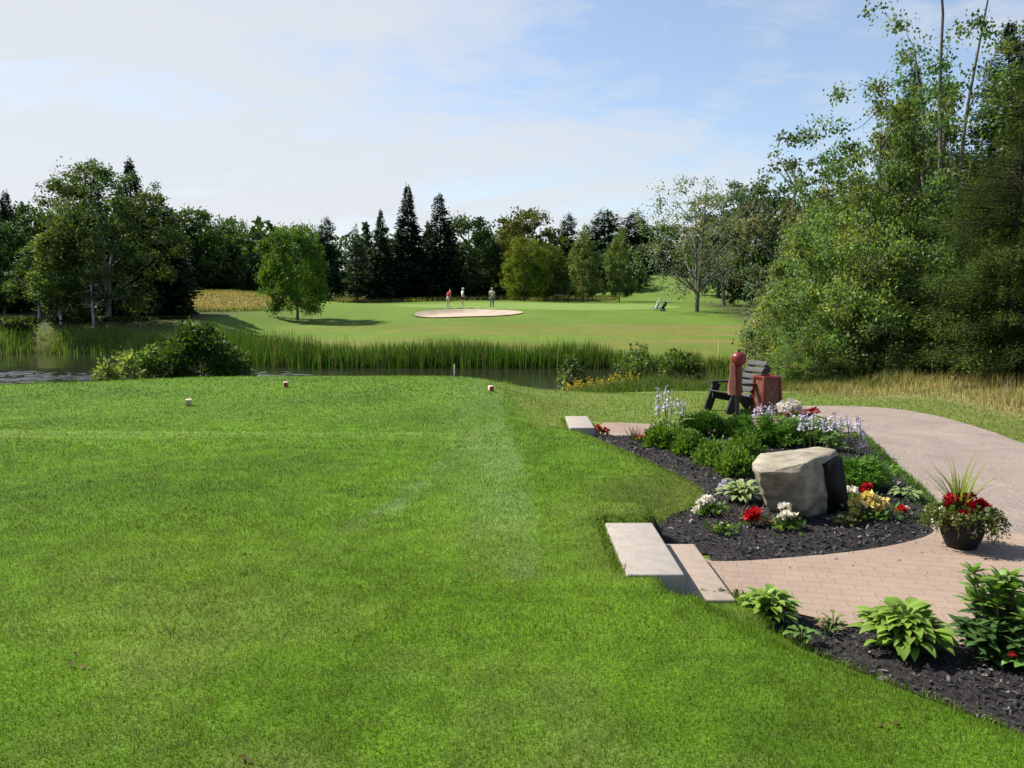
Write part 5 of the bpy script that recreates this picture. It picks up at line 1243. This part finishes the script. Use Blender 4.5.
def golfer(px, py, Y, rz, label, shirt, lower, long_legs, lean=0, cap=None, hair=(.2, .18, .16), H=1.0, arms=((.06, -.10), (.06, -.10))):
    x = X(px, Y); z = hz(x, Y); e = thing('person', label, 'person', (x, Y, z), rz, 'golfers on the green', H)
    ca, sa = math.cos(lean), math.sin(lean)
    def B(p):            # bend the upper body forward (towards -y) about the hips
        x_, y_, z_ = p; dz = z_-.95; return (x_, y_*ca-dz*sa, .95+dz*ca+y_*sa)
    V, E = [], []
    def v(p, r, to=None):
        V.append((*p, r)); 
        if to is not None: E.append((to, len(V)-1))
        return len(V)-1
    pel = v((0, 0, .95), (.15, .11)); sp = v(B((0, 0, 1.14)), (.14, .10), pel); ch = v(B((0, .01, 1.36)), (.17, .115), sp)
    nk = v(B((0, 0, 1.50)), .055, ch); hd = v(B((0, -.02, 1.585)), (.075, .085), nk); hm = v(B((0, -.02, 1.66)), (.08, .098), hd); tp = v(B((0, -.01, 1.735)), (.055, .065), hm)
    v(B((0, -.135, 1.63)), .014, hm)                                            # nose
    for s in (-1, 1): v(B((s*.098, .0, 1.645)), .016, hm)                        # ears
    SH, LG_ = [], []
    for i, s in enumerate((-1, 1)):
        sh = v(B((s*.185, .01, 1.42)), .062, ch); ao, af = arms[i]
        el_p = B((s*(.23+ao*.5), .03, 1.16)); wr = (el_p[0]-s*.02, el_p[1]+af*1.6-.06, el_p[2]-.22)
        el_ = v(el_p, .043, sh); w_ = v(wr, .030, el_); pa = v((wr[0], wr[1]-.03, wr[2]-.07), (.036, .022), w_)
        for k, (fx, L) in enumerate(((-.03, .07), (-.011, .085), (.009, .08), (.027, .062))):
            a = v((wr[0]+fx, wr[1]-.05, wr[2]-.105), .009, pa); v((wr[0]+fx, wr[1]-.058+.012, wr[2]-.105-L), .007, a)
        v((wr[0]-s*.05, wr[1]-.07, wr[2]-.09), .010, pa)
        SH.append((V[sh], V[el_]))
        hp = v((s*.095, 0, .88), .095, pel); kn = v((s*.115, -.02, .50), .060, hp); an = v((s*.12, .02, .09), .042, kn); to = v((s*.135, -.15, .035), (.045, .030), an); LG_.append((V[hp], V[kn], V[an]))
    skin('body', V, E, M_SKIN, (.42, .25, .17), e)
    # clothes follow the body
    cl = [(*V[pel][:3], (.168, .128)), (*V[sp][:3], (.162, .122)), (*V[ch][:3], (.188, .132)), (*B((0, .0, 1.475)), (.075, .075))]; ed = [(0, 1), (1, 2), (2, 3)]
    for (a, b) in SH:
        m = tuple(a[i]*.25+b[i]*.75 for i in range(3)); cl += [(*a[:3], .078), (*m, .066)]; ed += [(2, len(cl)-2), (len(cl)-2, len(cl)-1)]
    skin('shirt', cl, ed, M_CLOTH, shirt, e)
    cl = [(*V[pel][:3], (.172, .132)), (0, 0, .99, (.165, .125))]; ed = [(0, 1)]
    for (a, b, c) in LG_:
        end = (c[0], c[1], c[2]+.03) if long_legs else tuple(a[i]*.12+b[i]*.88 for i in range(3))
        cl += [(*a[:3], .112), ((b[0] if long_legs else (a[0]+b[0])/2), (b[1] if long_legs else (a[1]+b[1])/2), (b[2] if long_legs else (a[2]+b[2])/2), .082 if long_legs else .095), (*end, .062 if long_legs else .085)]
        n = len(cl); ed += [(0, n-3), (n-3, n-2), (n-2, n-1)]
    skin('trousers' if long_legs else 'shorts', cl, ed, M_CLOTH, lower, e)
    for (a, b, c) in LG_:
        mb = MB(); box(mb, (c[0]*1.06, -.05, .045), (.10, .28, .085), None, .03, (.6, .58, .55) if not long_legs else (.05, .045, .04)); mb.build('shoe', M_CLOTH, e)
    M = Matrix.Translation(B((0, -.015, 1.69))) @ Matrix.Rotation(lean, 4, 'X')
    mb = MB()
    if cap is not None:
        lathe(mb, [(.112, -.005), (.116, .03), (.10, .075), (.06, .10), (0, .108)], 18, cap); box(mb, (0, -.15, .0), (.15, .14, .012), None, .004, cap); mb.xform(M); mb.build('cap', M_CLOTH, e, True)
    else:
        lathe(mb, [(.085, -.10), (.104, -.04), (.108, .02), (.09, .062), (.05, .082), (0, .088)], 18, hair, (0, .018, 0)); mb.xform(M); mb.build('hair', M_CLOTH, e, True)
golfer(448, 306, 77, R(150), 'golfer in a red shirt bending forward, left of the three on the green', (.36, .03, .03), (.55, .48, .40), False, .55, (.32, .04, .04), arms=((.0, -.02), (.0, -.12)))
golfer(462.5, 305, 82, R(110), 'golfer in a white shirt, navy shorts and white cap, in the middle of the green', (.78, .80, .84), (.012, .016, .04), False, .05, (.75, .77, .8), arms=((.0, -.02), (.02, -.18)))
golfer(492, 306, 77, R(175), 'golfer in a pale shirt and grey green trousers standing behind the bunker', (.62, .55, .52), (.11, .17, .16), True, .06, None, (.38, .30, .27), 1.05)

def trolley(px, Y, rz, bagcol, lab_t, lab_b):
    x = X(px, Y); z = hz(x, Y); e = thing('golf_trolley', lab_t, 'golf trolley', (x, Y, z), rz, 'golf trolleys beside the green')
    for s in (-1, 1):
        mb = MB(); tube(mb, [(s*.30, 0, .15), (s*.335, 0, .15)], [.15, .15], 20, (.03, .03, .03)); tube(mb, [(s*.295, 0, .15), (s*.34, 0, .15)], [.07, .07], 12, (.5, .5, .5)); mb.build('wheel', M_PLASTIC, e)
    mb = MB(); tube(mb, [(-.33, 0, .15), (.33, 0, .15)], .014, 8, (.3, .3, .3)); tube(mb, [(0, -.25, .05), (0, -.05, .17), (0, .45, .85), (0, .62, 1.02), (0, .78, 1.05)], .018, 8, (.35, .35, .36)); tube(mb, [(0, -.25, .05), (0, -.32, .12)], .02, 6, (.1, .1, .1)); mb.build('frame', M_METAL, e, True)
    mb = MB(); tube(mb, [(-.1, .78, 1.05), (.1, .78, 1.05)], .022, 8, (.02, .02, .02)); mb.build('handle', M_PLASTIC, e, True)
    b = thing('golf_bag', lab_b, 'golf bag', (x, Y, z), rz, 'golf bags on their trolleys'); M = Matrix.Translation((0, -.17, .14)) @ Matrix.Rotation(R(-36), 4, 'X')
    mb = MB(); lathe(mb, [(0, 0), (.115, 0), (.125, .03), (.115, .3), (.12, .70), (.135, .82), (.13, .86), (.11, .85), (0, .80)], 18, bagcol); mb.xform(M); mb.build('bag_body', M_CLOTH, b, True)
    for dx, zz, h in ((.0, .18, .30), (.0, .52, .24)):
        mb = MB(); box(mb, (dx, .12, zz), (.17, .09, h), None, .03, np.array(bagcol)*.7); mb.xform(M); mb.build('pocket', M_CLOTH, b)
    for i in range(6):
        a = i*1.05; mb = MB(); tube(mb, [(.05*math.cos(a), .05*math.sin(a), .75), (.075*math.cos(a), .075*math.sin(a), 1.05+.03*(i % 3))], .008, 6, (.6, .6, .62)); tube(mb, [(.075*math.cos(a), .075*math.sin(a), 1.05+.03*(i % 3)), (.075*math.cos(a)+.06, .075*math.sin(a), 1.09+.03*(i % 3))], [.03, .022], 8, (.7, .7, .7) if i % 2 else (.03, .03, .03)); mb.xform(M); mb.build('club', M_METAL, b, True)
trolley(657, 72, R(200), (.55, .56, .58), 'golf trolley carrying the pale bag, left of the two by the green', 'pale grey golf bag on the left trolley')
trolley(663, 70.5, R(240), (.03, .04, .045), 'golf trolley carrying the dark bag, right of the two by the green', 'dark golf bag on the right trolley')

# ------------------------------------------------------------------ light and sky
SUN_EL, SUN_AZ = 47.0, 25.0            # height; degrees forward of due left
to_sun = Vector((-math.cos(R(SUN_AZ))*math.cos(R(SUN_EL)), math.sin(R(SUN_AZ))*math.cos(R(SUN_EL)), math.sin(R(SUN_EL))))
sd = bpy.data.lights.new("sun", 'SUN'); sd.energy = 5.0; sd.angle = R(.5); sd.color = (1, .955, .88)
so = bpy.data.objects.new("sun", sd); COL.objects.link(so); so.location = (-20, 10, 30); so.rotation_euler = to_sun.to_track_quat('Z', 'Y').to_euler()
w = bpy.data.worlds.new("World"); scene.world = w; w.use_nodes = True; nt = w.node_tree; nt.nodes.clear()
out = nt.nodes.new("ShaderNodeOutputWorld")
sky = nt.nodes.new("ShaderNodeTexSky"); sky.sky_type = 'NISHITA'; sky.sun_disc = False
sky.sun_elevation = R(SUN_EL); sky.sun_rotation = math.atan2(to_sun.x, to_sun.y); sky.altitude = 30; sky.air_density = 1.0; sky.dust_density = .8; sky.ozone_density = 1.5
bg = nt.nodes.new("ShaderNodeBackground"); bg.inputs[1].default_value = .10; nt.links.new(sky.outputs[0], bg.inputs[0])
tc = nt.nodes.new("ShaderNodeTexCoord"); sp = nt.nodes.new("ShaderNodeSeparateXYZ"); nt.links.new(tc.outputs["Generated"], sp.inputs[0])
def mth(op, a, b=None, c=None, clamp=False):
    n = nt.nodes.new("ShaderNodeMath"); n.operation = op; n.use_clamp = clamp
    for i, q in enumerate((a, b, c)):
        if q is None: continue
        if isinstance(q, (int, float)): n.inputs[i].default_value = q
        else: nt.links.new(q, n.inputs[i])
    return n.outputs[0]
zc = mth('MAXIMUM', sp.outputs[2], 0.0); den = mth('ADD', zc, .38)
cx, cy = mth('DIVIDE', sp.outputs[0], den), mth('DIVIDE', sp.outputs[1], den)
cb = nt.nodes.new("ShaderNodeCombineXYZ"); nt.links.new(cx, cb.inputs[0]); nt.links.new(cy, cb.inputs[1])
mp = nt.nodes.new("ShaderNodeMapping"); mp.inputs["Rotation"].default_value = (0, 0, R(-38)); mp.inputs["Scale"].default_value = (1.0, 1.9, 1); mp.inputs["Location"].default_value = (3.1, 1.3, 0); nt.links.new(cb.outputs[0], mp.inputs[0])
n1 = noise(nt, 1.15, 7, .58, mp.outputs[0], .8); n2 = noise(nt, 5.0, 6, .62, mp.outputs[0], 1.2)
cl = mth('ADD', mth('MULTIPLY', n1.outputs["Fac"], .75), mth('MULTIPLY', n2.outputs["Fac"], .25))
# more cloud to the left of the view, thinner to the right
cl = mth('ADD', cl, mth('MULTIPLY', sp.outputs[0], -.26))
fac = ramp(nt, cl, [(.36, .12), (.46, .58), (.57, 1.0)])
ahead = ramp(nt, sp.outputs[1], [(.15, .35), (.6, 1.0)])
lowc = ramp(nt, sp.outputs[2], [(.30, 1.0), (.62, .30)])
fac = mth('MULTIPLY', mth('MULTIPLY', fac, .9), mth('MULTIPLY', ahead, lowc))  # unseen cloud overhead and behind the camera thinned to cut fill light
bc = nt.nodes.new("ShaderNodeBackground"); bc.inputs[0].default_value = (.93, .955, 1.0, 1); bc.inputs[1].default_value = .46
mx = nt.nodes.new("ShaderNodeMixShader"); nt.links.new(fac, mx.inputs[0]); nt.links.new(bg.outputs[0], mx.inputs[1]); nt.links.new(bc.outputs[0], mx.inputs[2]); nt.links.new(mx.outputs[0], out.inputs[0])
vs = scene.view_settings; scene.display_settings.display_device = 'sRGB'
vs.view_transform = 'Standard'; vs.look = 'None'; vs.gamma = 1; vs.exposure = 0.85
scene.cycles.max_bounces = 6; scene.cycles.diffuse_bounces = 3; scene.cycles.transmission_bounces = 4; scene.cycles.use_denoising = True
